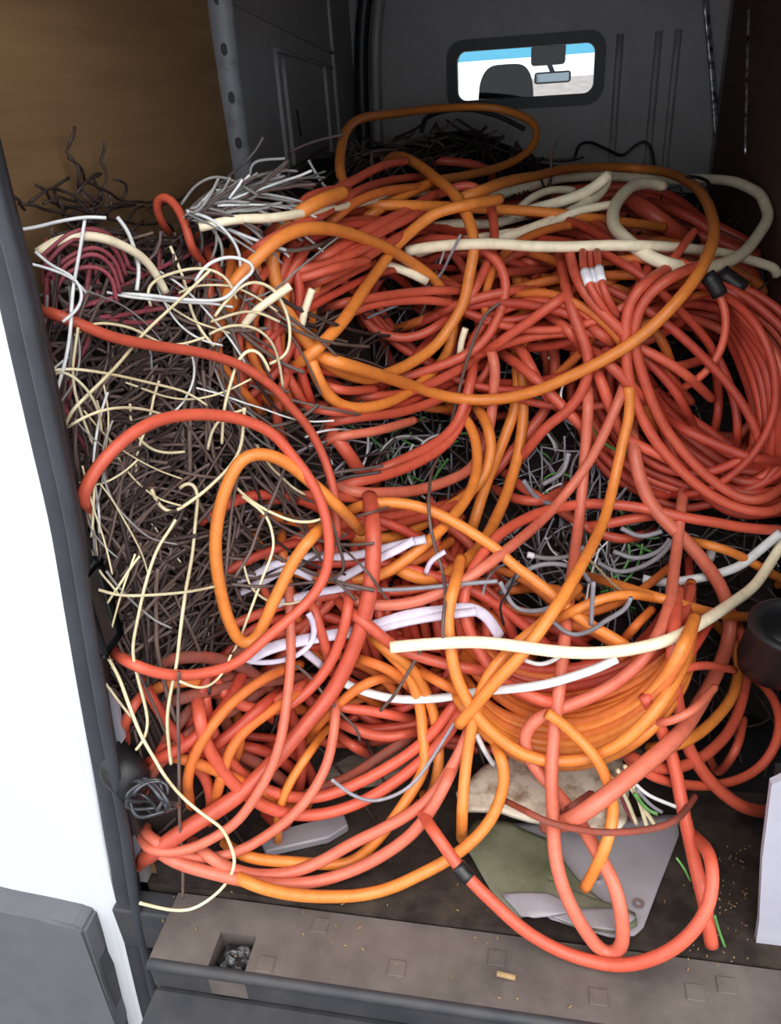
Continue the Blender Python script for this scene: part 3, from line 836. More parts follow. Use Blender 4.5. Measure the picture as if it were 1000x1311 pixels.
while cnt < 26:
    x, y = random.uniform(150, 330), random.uniform(830, 1010)
    s = squiggle(x, y, random.uniform(120, 300), random.uniform(-.9, .4) + random.choice((0, 3.14)), random.gauss(0, 1.0), 6, .08)
    if all(140 < q[0] < 420 and 800 < q[1] < 1090 for q in s):
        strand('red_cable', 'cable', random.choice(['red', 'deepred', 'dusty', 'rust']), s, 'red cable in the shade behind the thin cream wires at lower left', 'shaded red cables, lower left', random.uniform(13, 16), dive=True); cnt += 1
for k in range(14):                                # reds behind the wires, centre left
    x = 250 + k * 9 + random.uniform(-6, 6)
    strand('red_cable', 'cable', random.choice(['red', 'deepred', 'rust']), [(x + random.uniform(-10, 60), 300 + random.uniform(-10, 30)), (x + random.uniform(10, 30), 370), (x + random.uniform(-10, 30), 450), (x + 40 + random.uniform(-30, 30), 540)],
           'red cable running down behind the cream wires at centre left', 'red cables behind the cream wires', 13, dive=True)
for k in range(11):                                # side of the standing coil
    x = 452 + k * 14.5 + random.uniform(-3, 3)
    strand('red_cable', 'cable', random.choice(['deepred', 'red']), [(x - 4, 742 + random.uniform(-8, 6)), (x + random.uniform(-2, 4), 780), (x + 9, 815), (x + 24, 858)],
           'red cable on the flank of the coil under the flat white cable', 'upright turns on the flank of the lower coil', 13, dive=True)
# lower coil, inner red turns and orange front turns
for k in range(9):
    y = 850 + k * 8 + random.uniform(-4, 4)
    strand('red_cable', 'cable', random.choice(['deepred', 'red', 'rust']), [(600 - k * 2, 800 + k * 4), (640, 845 + k * 6), (700, y + 10), (770, y), (830, y - 28), (872, y - 72), (885, 740 + k * 6)],
           'red cable turn inside the front rim of the lower coil', 'inner turns of the lower coil', 14, dive=True)
for k in range(7):
    y = 925 + k * 9
    strand('orange_cable', 'cable', random.choice(['rust', 'orange', 'orange']), [(585 - k * 2, 850 + k * 4), (610, 890 + k * 6), (650, 918 + k * 7), (705, y), (760, y - 4), (815, y - 30), (855, y - 72), (880, y - 120), (890, 790)],
           'orange cable turn on the front rim of the lower coil', 'orange turns on the front rim of the lower coil', 15, dive=True)
# wires in the gaps
for n_, mat, lab, grp in ((34, 'grey', 'thin grey wire in the dark gap between the red cables', 'grey wires in the gaps'), (26, 'green', 'thin green wire in the dark gap between the red cables', 'green wires in the gaps'), (16, 'white', 'thin white wire in the dark gap between the red cables', 'white wires in the gaps')):
    for k in range(n_):
        gx_, gy_, a, b = random.choice(((525, 582, 62, 38), (525, 582, 62, 38), (715, 590, 45, 50), (715, 700, 90, 36), (790, 715, 60, 32), (690, 465, 22, 24)))
        s = squiggle(gx_ + random.uniform(-a, a), gy_ + random.uniform(-b, b), min(random.uniform(60, 140), 1.5 * a), random.uniform(0, 6.28), random.gauss(0, 1.6), 6, .06)
        strand(mat + '_wire', 'wire', mat, s, lab, grp, width=random.uniform(2.6, 4.2), stiff=3)

# ---- back of the heap: dull thin wire against the bulkhead
for k in range(60):
    x = random.uniform(450, 700); y = 206 - 46 * max(0, 1 - ((x - 580) / 130) ** 2) * random.uniform(0, 1) + random.uniform(-4, 12)
    strand('dark_wire', 'wire', random.choice(['darkbrown', 'brown', 'darkbrown']), squiggle(x, y, random.uniform(50, 150), random.gauss(0, .3) + random.choice((0, 3.14)), random.gauss(0, 1.6), 6, .3), 'thin dark brown wire in the tangle at the very back of the heap', 'dark wires at the back', width=random.uniform(2.5, 4.2), stiff=4, depth=2.75, trim=True)
for k in range(80):
    x = random.uniform(222, 300); y = 272 - 66 * sstep(235, 330, x) * random.uniform(0, 1) + random.uniform(-8, 10)
    strand('grey_wire', 'wire', random.choice(['greyback', 'greyback', 'white', 'brown']), squiggle(x, y, random.uniform(70, 150), random.gauss(-.3, .3), random.gauss(.3, .8), 6, .08), 'thin dusty grey wire in the bundle at the left rear', 'dusty grey wires at the left rear', width=random.uniform(3.2, 5), stiff=5, depth=2.2, trim=True, lift=.014)
for k in range(40):
    x = random.uniform(15, 215); y = 296 - random.uniform(0, 26)
    strand('dark_wire', 'wire', random.choice(['darkbrown', 'brown']), squiggle(x, y, random.uniform(40, 120), random.gauss(0, .5) + random.choice((0, 3.14)), random.gauss(0, 1.6), 5, .3), 'thin dark wire along the foot of the plywood at left', 'dark wires against the plywood', width=random.uniform(2.2, 4), stiff=4, depth=1.2, trim=True)

for k in range(26):                                # wisps leaning on the plywood
    q = squiggle(random.uniform(10, 190), 292 - random.uniform(0, 34), random.uniform(40, 110), random.gauss(0, .5) + random.choice((0, 3.14)), random.gauss(0, 2.0), 6, .2)
    P = np.array([on_x(max(a, -5), b, XL + .014) for a, b in spline(q, 5)])
    P = P[(P[:, 1] > .03) & (P[:, 1] < 1.1)]
    if len(P) < 8: continue
    P[:, 0] += .012 * np.abs(np.sin(np.arange(len(P)) * .35 + k))
    tag(link('dark_wire', tube_mesh('dark_wire', P, .0022, 5), M['darkbrown']), 'thin dark wisp of wire leaning on the plywood at upper left', 'wire', 'dark wisps on the plywood')

# ------------------------------------------------------------------ cables one can follow by eye, lowest first
R_, O_, C_ = 'red_cable', 'orange_cable', 'cream_cable'
def red(pts, label, w=14, mat='red', lift=.005, dive=True, **k): return strand(R_, 'cable', mat, pts, label, None, w, lift=lift, dive=dive and 'ends' not in k, **k)
def ora(pts, label, w=14.5, mat='orange', lift=.005, dive=True, **k): return strand(O_, 'cable', mat, pts, label, None, w, lift=lift, dive=dive and 'ends' not in k, **k)
def cre(pts, label, w=14, mat='cream', lift=.005, **k): return strand(C_, 'cable', mat, pts, label, None, w, lift=lift, **k)

# rear, upper left of the red loops
cre('255,291 300,281 345,279 400,271 450,262 500,252 560,245', 'thick cream cable lying under the dusty grey wires at the left rear', 11)
red('330,312 360,286 400,258 440,238 487,213 520,206', 'uppermost red cable sweeping from the grey wires to the rear top', 13)
red('300,340 350,305 400,281 425,267 462,243 500,231 540,227 580,230', 'second red cable from the top sweeping to the rear', 13)
ora('395,300 425,284 450,262 487,246 530,240 570,236', 'dull orange cable between the sweeping red cables at the rear', 12, 'rust')
red('380,345 400,338 450,306 487,286 520,270 547,254 575,240', 'red cable passing under the tall orange loop beside its twin', 13)
red('380,356 420,338 460,314 497,292 530,276 560,262', 'red cable passing under the tall orange loop, lower of two', 13)
red('375,372 430,350 470,328 510,304 550,284', 'red cable under the crossing of the orange loops', 13)
red('340,341 370,346 410,341 450,326 490,306', 'red cable curving below the crossing orange loops at left', 13)
red('345,367 400,352 440,340 470,334', 'red cable crossing behind the thin cream loop', 12)
red('530,209 560,206 590,208 615,213 630,222 628,236 618,247', 'red cable ending in a tight hook at the rear top', 11)
red('425,243 400,250 384,262 378,282 384,303 402,318 425,326', 'red half loop beneath the orange oval at its upper left', 12)
cre('430,345 460,337 488,338 520,347 547,361', 'cream cable with a cut end inside the orange oval loop', 12, ends=True)
cre('545,292 587,286 625,287 660,279 700,268 760,252', 'cream cable under the long straight orange cable', 12)
cre('520,330 575,312 640,300 690,292 740,270 785,262', 'cream cable tucked beneath the other cream cables', 11)
cre('372,366 345,385 325,400 310,420', 'short cream length behind the thin cream wire loop', 11)
cre('400,370 391,395 384,425', 'short cream length standing between two orange cables', 10)
cre('596,420 590,440 588,470', 'short cream length behind the orange oval at its right', 9)
red('832,258 887,280 925,308 960,322 1005,330', 'red cable behind the cream loop at the right rear', 13, 'deepred')
red('850,290 900,303 950,322 1005,350', 'red cable leaning against the right side behind the cream loop', 14, 'deepred')
red('640,330 690,338 715,343', 'red cable running under the white tagged bundle', 12)
cre('778,223 774,240 755,258 725,275 700,286 667,298 637,307 600,313 560,312', 'cream cable curling down from its bent tip at the rear', 15)
cre('779,224 757,243 722,257 690,266 655,277 630,289 605,294 575,297', 'cream cable forking left from the bent tip at the rear', 14)
cre('735,244 708,243 680,254 655,277', 'small cream curl beneath the forked cream cable', 10)
cre('850,239 835,235 812,237 795,252 785,270 786,290 797,302 820,322 850,337 887,344 920,340 950,325 970,302 985,275 980,255 962,242 937,232 900,229 850,230 800,227 750,226 707,230 675,240 630,251 590,262', 'cream cable making the wide open loop at the right rear', 13.5)
red('800,250 838,277 862,295 884,311', 'thick red cable stub with a black end under the cream loop', 22, 'red', sleeves=[(884, 311, 14, 'black', 'black_cap')])

# orange loops of the upper middle
ora('655,412 661,450 663,490 660,520 650,550 638,580 625,612 615,642 605,675 592,708', 'left one of two orange cables hanging side by side down the middle')
ora('625,338 645,342 660,352 667,378 671,417 668,467 670,500 669,545 661,592 655,612 645,642 620,693 597,717 575,735 550,742 525,737 505,725 488,708', 'right one of two orange cables hanging side by side, hooking left at its foot')
ora('645,350 680,358 710,368 730,382', 'short orange length under the white tagged red bundle', 12)
red('660,395 680,422 698,450 702,480 690,512', 'red cable bowed behind the big orange loop at its right')
red('648,425 672,455 688,487 705,512 725,530', 'red cable slanting down behind the twin orange cables')
red('690,390 703,420 710,450 711,478 706,505 695,530 675,555 650,585 620,617 590,634 560,642', 'long red cable curving left and down past the big orange loop')
red('640,450 680,480 720,520 760,560 790,580', 'red cable slanting right beneath the big orange loop')
red('755,450 770,490 785,530 800,560 850,585 900,610', 'red cable running down toward the foot of the right coil')
for k, (p, l) in enumerate([('700,400 730,425 752,458', 'lowest strand of the red bundle left of the coil'), ('738,402 765,425 802,452', 'short red strand joining the coil from the tagged bundle'),
                            ('746,440 775,462 806,492 840,530', 'red strand crossing to the coil below the big orange loop'),
                            ('717,322 722,355 728,382 736,408 748,437 754,462 751,487 740,510 722,530 700,546 672,580 650,607', 'leftmost red strand of the tagged bundle curling back left'),
                            ('729,322 736,350 752,379 776,405 802,430 830,470', 'second red strand from the left of the tagged bundle')]):
    red(p, l, 14)
red('746,322 748,345 760,375 776,398 798,424', 'tagged bundle strand left of the white tape', 10, sleeves=[(750, 356, 17, 'whitetape', 'white_tag')])
red('755,322 758,350 770,377 788,402 802,418', 'tagged bundle strand in the middle of the white tape', 10, sleeves=[(758, 355, 17, 'whitetape', 'white_tag')])
red('764,322 768,352 777,380 794,410 804,424', 'tagged bundle strand right of the white tape', 10, sleeves=[(767, 353, 17, 'whitetape', 'white_tag')])
red('570,360 620,352 660,348 700,345', 'red cable passing level beneath the lower straight cream cable', 12)
red('540,410 600,385 660,372 700,372', 'red cable crossing behind the orange oval to the right', 12)
red('470,362 462,385 466,408 483,425 514,433 541,428 565,414 592,395', 'red cable bowl shaped inside the orange oval loop', 12)
red('380,452 360,500 355,540 372,585', 'red cable dropping behind the thin brown wires at centre left', 13)
red('400,400 440,388 500,378 560,372 610,374', 'red cable level across the inside of the orange oval', 12)
red('415,420 470,392 540,384 600,392', 'red cable arched across the inside of the orange oval', 12)
red('480,498 440,500 410,490 395,470', 'red cable tucked under the foot of the orange oval', 12)
red('400,545 450,535 510,528 560,512 595,492', 'red cable sweeping below the foot of the orange oval', 13)
red('430,512 470,508 520,503 575,480 620,452', 'red cable following the foot of the orange oval to the right', 13)
red('400,575 430,560 480,552 530,538', 'pale red cable fringe above the green wire gap', 12, 'pale')
red('370,520 400,523 440,528 470,520', 'red cable crossing under the junction of the orange loops', 12)
red('540,262 560,250 578,242 597,237 615,243 627,260 632,285 632,315 622,342 608,370 590,397 560,417', 'red cable looping over the cream cables in the rear middle', 12)
red('495,342 512,325 530,312 555,306 590,309 615,317 635,332 645,350 648,372 642,395 630,422 613,443 585,460 550,473 510,485 470,492', 'red cable arching round the orange oval from top to right', 12.5)
red('600,455 635,442 650,430 675,414 700,395 720,381 742,364', 'red cable rising to the right to the tagged bundle', 13)
red('450,611 490,600 522,586 560,566 583,545 597,510 605,475 606,450', 'red cable hanging right of the green wire gap, upper of two')
red('415,642 440,622 497,607 535,592 567,572 585,550 598,520 604,490', 'red cable hanging right of the green wire gap, lower of two')
red('405,540 425,555 445,580 462,605 480,618', 'thick red cable slanting down left of the green wire gap', 18, 'red')
red('410,616 437,625 462,631 500,631 537,627 575,615 603,600 618,575 628,540 632,500 634,470 627,445 612,425', 'red cable sweeping below the green wire gap and up', 14, 'pale')
ora('570,515 595,535 608,560 611,590 607,617 595,642 575,667 550,692 525,712 500,730 475,740 437,742 408,736', 'orange cable arc reaching lowest below the green wire gap')
ora('605,515 622,540 629,570 622,605 600,632 570,652 540,672 512,685 475,690 437,681 408,667', 'orange cable arc in the middle below the green wire gap')
red('430,680 470,678 520,668 570,652 610,630', 'red cable between the orange arcs', 12)
red('420,668 470,664 530,656 575,644', 'red cable above the middle orange arc', 12)

# right of the middle
red('640,600 670,625 705,645 740,668 790,690 840,680', 'red cable slanting over the grey wire gap', 13)
red('630,625 665,640 700,640 725,620', 'red cable bridging the grey wire gap', 13)
red('720,675 770,672 820,662 870,658', 'red cable lower of two running level to the right wall', 13)
red('877,618 872,650 868,690 863,730 857,775 843,812 822,845 787,875 750,895 712,909 685,922 670,945 677,970 695,995 715,1018 747,1060 765,1092 782,1122 792,1150 797,1182 797,1210 787,1222 772,1220 755,1200 737,1172 722,1140 712,1105 709,1075 708,1042 706,995 708,955 713,905 718,867 723,817 730,755 738,692 745,630 750,567 753,517 751,480', 'long pale red cable hanging to the floor in a narrow loop over the tarpaulin', 16.5, 'pale')
red('1020,680 956,676 912,668 879,663 820,650 770,645 740,646 707,652 682,660 645,680 625,700 605,730 594,760 594,785 602,812 620,845 642,872 672,887 705,900 740,896', 'red cable running level from the right wall then down to the lower coil', 14)
red('430,735 450,768 487,775 525,772 562,760 600,740 650,703 695,665 720,637 745,605 765,573 785,530 797,500 803,470', 'pale red cable rising diagonally from centre left to the coil', 14, 'pale')
red('895,340 860,355 833,375 820,393 813,415 813,443 818,465 826,490 836,517 851,547 876,580 900,605 930,628 956,640 980,638 1010,618', 'right one of two pale red cables hanging down the left of the coil', 13.5)
red('855,343 830,360 815,373 804,395 801,426 802,459 806,492 816,522 831,552 851,580 880,610 912,635 950,652 985,655 1015,640', 'left one of two pale red cables hanging down the left of the coil', 13.5)
red('845,530 880,552 920,570 960,585 1010,592', 'red cable slanting right below the coil', 13, 'deepred')
red('985,520 1000,545 1003,575', 'red cable with a white tag at the right wall', 16, sleeves=[(995, 560, 12, 'whitetape', 'white_tag')])
ora('425,665 440,657 465,647 500,643 530,647 555,655 590,673 612,687 640,706 655,722 682,741 712,765 745,793 795,823 830,850', 'orange cable slanting down to the right through the middle')
ora('870,688 891,694 932,705 966,722 1015,750', 'orange cable slanting down to the right wall', 12, sleeves=[])
strand('white_connector', 'connector', 'whitetape', '912,694 911,705 909,716', 'small white plastic connector on the right slope below the coil', None, 12, sides=8)
ora('740,735 762,740 795,750 832,762 870,773 910,784 945,789 975,790', 'orange cable pointing right behind the thick cream cable', 13)
ora('690,802 732,783 770,767 807,761 850,768', 'orange cable curving up behind the thick cream cable', 13)
ora('790,830 815,800 835,780', 'short orange length behind the thick cream cable', 12, 'rust')

# pale flat cables
F2 = (1.25, .5)
def flatc(pts, label, w=9, mat='lavender', **k): return strand('flat_cable', 'cable', mat, pts, label, None, w, flat=F2, **k)
flatc('300,858 340,832 400,817 450,809 482,800 525,787 575,781 600,778 622,788 640,815', 'pale flat cable, uppermost of the pair left of the lower coil', 13)
flatc('482,806 525,795 575,787 610,783', 'short pale flat cable doubled under the upper flat cable', 10)
flatc('300,745 335,730 365,718 410,712 450,712 500,700 545,690', 'pale flat cable running level behind the standing orange loop', 10)
flatc('305,760 345,740 370,728 400,740', 'short pale flat cable behind the foot of the standing orange loop', 9)
flatc('430,745 470,722 500,708 530,692', 'pale flat cable slanting up past the thick red cable', 10)
flatc('350,775 390,762 420,756 445,752', 'pale flat cable stub left of the thick red cable', 9)
flatc('395,785 402,800 400,820 385,836 360,846 330,848 300,842', 'pale white cable looped below the standing orange loop', 7)
flatc('385,830 400,842 412,852', 'short pale flat end beside the white loop', 9)
flatc('545,735 550,720 560,712 570,706', 'pale flat scrap above the pale red diagonal', 6)
strand('grey_cable', 'cable', 'grey', '440,752 482,755 525,754 600,747 637,744', 'grey cable running level under the pale red diagonal', None, 6)
for p, l in [('675,710 700,715 730,712 748,700', 'grey cable with a white tag in the middle gap'), ('640,760 665,735 700,722 740,728 755,745', 'grey cable curved round the middle gap'),
             ('640,745 660,778 690,782 712,775', 'grey cable below the middle gap'), ('765,720 790,732 818,727 845,712 862,692', 'grey cable curving below the level red cables, outermost'),
             ('785,706 815,715 845,705 858,690', 'grey cable curving below the level red cables, inner'), ('795,676 820,687 848,680', 'grey cable just below the level red cables'),
             ('700,790 730,812 755,808 775,795 800,780 808,765', 'grey cable hooked behind the thick cream cable'), ('760,745 758,775 757,800', 'grey cable hanging behind the thick cream cable'),
             ('670,615 690,640 720,648', 'grey cable at the top of the middle gap'), ('695,620 720,605 728,580', 'grey cable bent in the upper right gap')]:
    strand('grey_cable', 'cable', 'grey' if 'white tag' not in l else 'greyback', p, l, None, 6.5, sleeves=[(676, 710, 14, 'whitetape', 'white_tag')] if 'white tag' in l else ())
strand('white_cable', 'cable', 'white', '823,741 850,746 891,741 918,735 949,724 973,704 1000,682', 'thick white cable rising to the right wall under the cream cable', None, 12)
strand('thin_wire', 'wire', 'creamwire', '735,700 760,722 785,748 805,762', 'thin pale green wire crossing the big hanging orange cable', None, 3.4, stiff=4)
flatc('430,865 442,875 472,887 510,895 560,894 610,886 672,880 710,873 760,857 790,843', 'white flat cable bowed below the thick cream cable', 9.5, 'white')
flatc('610,940 620,960 633,980', 'white flat end pointing down beside the stained board', 6, 'white')
strand('grey_cable', 'cable', 'white', '672,845 690,851 710,845 722,835', 'white wire hooked beneath the thick cream cable', None, 6)

# lower left loops
ora('380,962 410,925 435,900 460,880 490,868 525,873', 'orange cable arching over the weathered boards at left', 13, 'rust')
ora('385,850 340,868 300,897 275,925 258,950 245,977 240,1007 247,1045', 'leftmost rusty orange cable dropping to the floor', 14, 'rust')
ora('405,868 355,905 317,932 295,960 285,990 277,1020 275,1048', 'second rusty orange cable dropping to the floor', 14, 'rust')
ora('420,930 395,965 372,1000 358,1035 356,1072 361,1100', 'orange cable ending short above the front loops', 12)
red('390,890 435,905 472,910 510,917 545,923', 'red cable level above the weathered boards', 13)
red('415,912 435,925 465,938 497,944 535,937 562,928', 'red cable sagging above the weathered boards', 14)
red('428,930 435,942 460,960 488,973', 'short red cable pointing down at the weathered board', 13)
red('545,930 520,948 485,970 450,993 410,1010 360,1030', 'dusty brownish red cable over the weathered boards', 13, 'dusty')
red('205,872 180,890 165,915 152,945 146,975', 'red cable end drooping beside the black hinge cover', 13, 'red')
red('370,760 400,775 408,800 416,825 423,850 430,875', 'red cable dropping left of the thick red cable', 13)
red('605,870 580,905 560,932 530,960 497,982 460,1002 422,1017 385,1022 345,1013 315,997 290,970 273,940 264,910 262,880 270,852', 'inner red turn of the large loop at lower left', 15)
red('608,885 590,912 572,942 542,972 510,998 472,1022 435,1037 397,1044 360,1040 330,1028 300,1005 280,980 262,948 255,912 250,880', 'outer red turn of the large loop at lower left', 15)
ora('470,812 500,838 525,868 538,905 541,940 545,975 540,992 525,1017 510,1040 490,1067 467,1092 447,1105 425,1107 362,1103 330,1100 305,1092 280,1072', 'orange cable curling round the front of the lower left loops', 14.5)
ora('465,805 482,820 505,838 530,858 545,885 555,912 561,945 562,975 557,1003 543,1035', 'orange cable beside the thick red cable falling to the floor', 14)
ora('440,838 465,845 497,857 520,875 540,895', 'short orange cable above the white flat cable', 13, 'rust')
ora('525,850 560,872 590,885 620,880', 'orange cable pointing right under the white flat cable', 13, 'rust')
red('430,765 450,785 475,803 500,824 535,840 572,850 612,858 650,862', 'red cable slanting right under the thick cream cable end', 15)
red('447,740 446,775 440,805 430,835 412,865 385,893 355,909 322,907 295,895 276,873 262,845', 'red cable curling left under the standing orange loop', 14)
red('610,900 597,945 575,988 550,1022 520,1045 482,1065 450,1080 420,1098 390,1112 362,1119 325,1120 290,1110 262,1092 238,1070', 'pale red cable second from the front of the floor loops', 15, 'pale')
red('590,958 572,1000 550,1040 525,1070 487,1097 450,1115 410,1128 370,1132 337,1131 300,1125 265,1116 232,1107 205,1092 183,1072', 'pale red cable nearest the sill among the floor loops', 15.5, 'pale')
ora('627,930 637,960 646,985 643,1015 630,1047 607,1075 575,1100 537,1120 500,1137 462,1146 425,1148 380,1146 340,1138 310,1126 285,1108', 'frontmost orange cable resting on the floor by the sill', 15.5)
red('425,870 430,905 427,940 420,975 403,1010 377,1042 345,1067 312,1087 275,1098 245,1098 215,1086 190,1070 170,1052', 'red cable hanging from the thick red cable to the floor', 13.5, 'pale')
red('473,636 478,675 478,712 475,750 467,787 457,820 435,870 415,900 385,935 355,970 310,1015 270,1042 237,1062 205,1085 172,1112', 'thickest red cable falling from the middle to the left corner', 21)
red('366,720 370,760 372,800 372,850 367,900 360,945 347,985 326,1022 303,1053 273,1073 240,1088 205,1091 182,1082 165,1066', 'pale red cable hanging straight then turning left on the floor', 13.5, 'pale')

# tall diagonal cables in the middle
ora('590,715 582,750 573,787 576,820 580,850 586,872 600,900 617,925 642,948 670,966 705,975 750,972 790,955 820,930 850,895 875,850 890,800', 'orange cable falling from the middle and rounding the lower coil', 16)
ora('740,752 716,775 695,797 670,817 647,837 627,862 616,885 607,917 600,955 595,995 592,1035 591,1085', 'orange cable hanging to the floor beside the cut orange end', 15)
ora('805,495 806,530 797,567 790,600 777,655 765,685 752,710 737,737 720,765 702,792 682,820 660,847 635,872 610,902 587,928', 'long orange cable from the coil ending in a cut end at bottom middle', 15.5, ends=True)

# lower right
ora('700,913 722,928 740,945 760,966 776,995 785,1030 782,1062 772,1092 760,1117 749,1137', 'orange cable with a cut end lying over the stained board', 15, ends=True)
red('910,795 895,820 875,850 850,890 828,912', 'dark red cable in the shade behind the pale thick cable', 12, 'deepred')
red('830,885 858,868 877,856 905,852 940,858', 'red cable level in the shade at right', 11)
red('815,915 842,925 862,922 890,907 915,880', 'pale red cable bending in the shade at right', 11, 'pale')
red('952,920 944,955 925,985 900,1000', 'red cable hanging low in the shade at right', 11)
ora('915,798 938,822 946,850 940,885 925,910 900,935 875,950 850,957 816,957', 'orange cable hanging in the right gap with a black sleeve', 14, sleeves=[(820, 957, 26, 'blacktape', 'black_tape')])
red('935,780 948,810 956,855 950,897 937,930 920,952 895,972 862,984 832,980 805,966 788,948', 'red cable hanging in the right gap inside the outer loop', 14)
red('942,852 962,865 980,880 995,905 998,935 987,965 967,987 937,1001 900,1006 862,1002 832,992 808,975 792,955', 'outermost red loop hanging in the right gap', 12.5)
red('825,890 838,915 848,938 857,958 865,985 873,1030 882,1070 892,1115 903,1160 911,1210', 'red cable pointing down at the floor at right with a cut end', 17, ends=True)
red('640,1022 672,1038 700,1052 740,1062 780,1066 830,1062 865,1050 890,1020', 'dusty brown red cable crossing the stained board', 9, 'dusty')
red('712,1046 735,1033 757,1018', 'short dark red stub lying across the stained board', 13, 'dusty')
red('868,755 864,800 861,830 861,857 865,885 871,917 878,950 892,977 912,1003 937,1025 960,1036 990,1041', 'red cable falling at right and running to the jamb', 16.5)
red('808,538 810,565 814,592 825,630 841,656 863,678 885,700 908,728 925,755 935,790 930,830 912,872 892,907 870,940 837,970 800,1000 762,1030 735,1048 715,1056 700,1058', 'fat pale red cable crossing in front of the right gap to the board', 18, 'pale')
red('884,1066 905,1088 913,1120 905,1165 878,1202 842,1225 798,1236 758,1231 714,1216 670,1190 630,1154 595,1119 572,1088 547,1052 535,1030', 'red cable curving round the tarpaulin along the sill with black tape', 16.5, sleeves=[(592, 1116, 24, 'blacktape', 'black_tape')])
for k, (p, m) in enumerate([('793,1012 800,1032 811,1052', 'maroon'), ('770,985 795,1010 815,1055', 'creamwire'), ('790,985 810,1012 838,1056', 'creamwire'), ('800,980 815,1015 828,1058', 'creamwire'), ('810,1000 830,1018 866,1033', 'white'), ('815,1010 832,1030 848,1040', 'grey'), ('812,1016 830,1038 842,1042', 'green')]):
    strand('thin_wire', 'wire', m, p, ['thin maroon wire beside the stained board', 'thick pale bare wire left of three beside the stained board', 'thick pale bare wire right of three beside the stained board', 'thick pale bare wire middle of three beside the stained board', 'thin white wire end right of the stained board', 'thin grey wire end right of the stained board', 'thin green wire end right of the stained board'][k], None, 6 if m == 'creamwire' else 5, stiff=4)
strand('grass_blade', 'grass', 'green', '866,1098 876,1112 884,1128', 'green blade of grass on the floor right of the tarpaulin', None, 3, stiff=3)
strand('grass_blade', 'grass', 'green', '915,1172 920,1190 928,1212', 'green blade of grass by the cut end of the red cable', None, 3.5, stiff=3)

ora('850,291 780,282 700,272 600,266 520,263 470,261 447,247 436,222 436,195 443,168 462,152 500,146 560,139 620,137 660,145 683,158 687,175 675,195 645,212 600,224 560,232 525,246 482,270 447,293 436,305', 'orange cable standing up in a loop against the bulkhead window', 12.5, stiff=10)
ora('495,215 496,205 512,200 537,212 560,230 580,247 595,270 605,295 607,322 600,355 595,385 577,417 555,445 522,467 492,480 467,485 435,475 412,460 397,442 380,420 362,388 350,350 347,330 355,305 372,282 400,262 440,246', 'orange cable hooked at the rear top and falling in a large S', 15)
ora('436,305 415,335 403,370 398,405 400,432 405,455', 'orange length rising through the junction of the loops', 14)
ora('285,425 292,375 310,350 330,330 350,311 375,297 405,292 437,296 470,307 500,320 525,335 550,352 568,373 578,397 581,420 575,445 560,470 535,493 505,512 470,522 440,520 420,506 406,482 396,455 388,430', 'orange cable forming the broad oval in the upper middle', 15)
ora('640,255 600,262 560,272 540,285 517,305 500,322 487,342 470,365 440,410 420,432 400,452 380,467 362,480', 'orange cable running diagonally across the oval loops', 15)
cre('520,322 545,317 590,313 637,312 675,315 725,316 787,314 850,316 912,322 950,330 1000,345 1030,352', 'long straight cream cable crossing the heap to the right wall', 14)
ora('395,440 408,456 430,463 470,475 510,488 542,499 572,508 610,512 647,510 685,501 710,491 745,475 780,457 812,437 840,414 870,382 890,357 905,330 914,300 911,275 900,250 880,232 850,220 812,215 762,214 725,216 687,225 650,232 620,243 590,254', 'orange cable making the largest loop across the upper right', 15)
strand('black_connector', 'connector', 'black', '922,350 935,360 952,372', 'larger black plastic connector lying beside the right coil', None, 24, sides=8, lift=.25, stamp=False, stiff=3)
strand('black_connector', 'connector', 'black', '905,352 915,365 922,378', 'smaller black connector with a grey flash beside the right coil', None, 20, sides=8, lift=.19, stamp=False, stiff=3)
# the thick cream cable in front
cre('500,829 530,826 560,824 610,822 660,827 710,834 760,836 810,831 862,817 905,793 940,770 966,750 986,721 1003,693 1015,665', 'thick cream cable sagging across the front to the right wall', 16, stiff=10)

# ---- left part of the heap: arcs and thin wires
cre('48,324 70,310 100,302 132,305 162,317 185,332 202,355 212,374', 'thick cream arc over the top of the left wire heap', 12, lift=.02)
for k in range(5):
    y = 302 + k * 11
    strand('maroon_cable', 'cable', 'maroon', [(50 + k * 5, y + 30), (85, y + 2 + random.uniform(-6, 6)), (120, y - 8 + random.uniform(-5, 5)), (150 - k * 2, y + 8), (165 - k * 4, y + 40)], 'maroon cable arching under the cream arc at top left', 'maroon cables at top left', 6.5)
strand('maroon_cable', 'cable', 'maroon', '40,370 52,400 60,440 65,470 75,510 95,545 120,590', 'long maroon cable running down beside the left pillar', None, 10)
for k in range(120):
    x, y = random.uniform(60, 330), random.uniform(370, 800)
    w_ = random.uniform(3.2, 6.4)
    strand('brown_wire', 'wire', random.choice(['brown', 'darkbrown', 'brown', 'brown']), squiggle(x, y - 60, random.uniform(120, 280), random.choice((1.57, 1.57, 1.9, 0.7)) + random.gauss(0, .4), random.gauss(0, .8), 6, .06), 'thin brown wire matted in the left wire heap', 'brown wires of the left heap', w_, stiff=4, lift=.004, trim=True)
for k in range(24):
    x, y = random.uniform(60, 330), random.uniform(330, 540)
    strand('cream_wire', 'wire', random.choice(['creamwire', 'creamwire', 'white', 'greyback']), squiggle(x, y, random.uniform(90, 230), random.choice((0, .5, 1.2, 1.6, 2.3)) + random.gauss(0, .3), random.gauss(0, 1.2), 6, .09), 'thin cream wire tangled over the upper left heap', 'cream wires of the upper left heap', random.uniform(2.6, 4), stiff=5, lift=.010, trim=True)
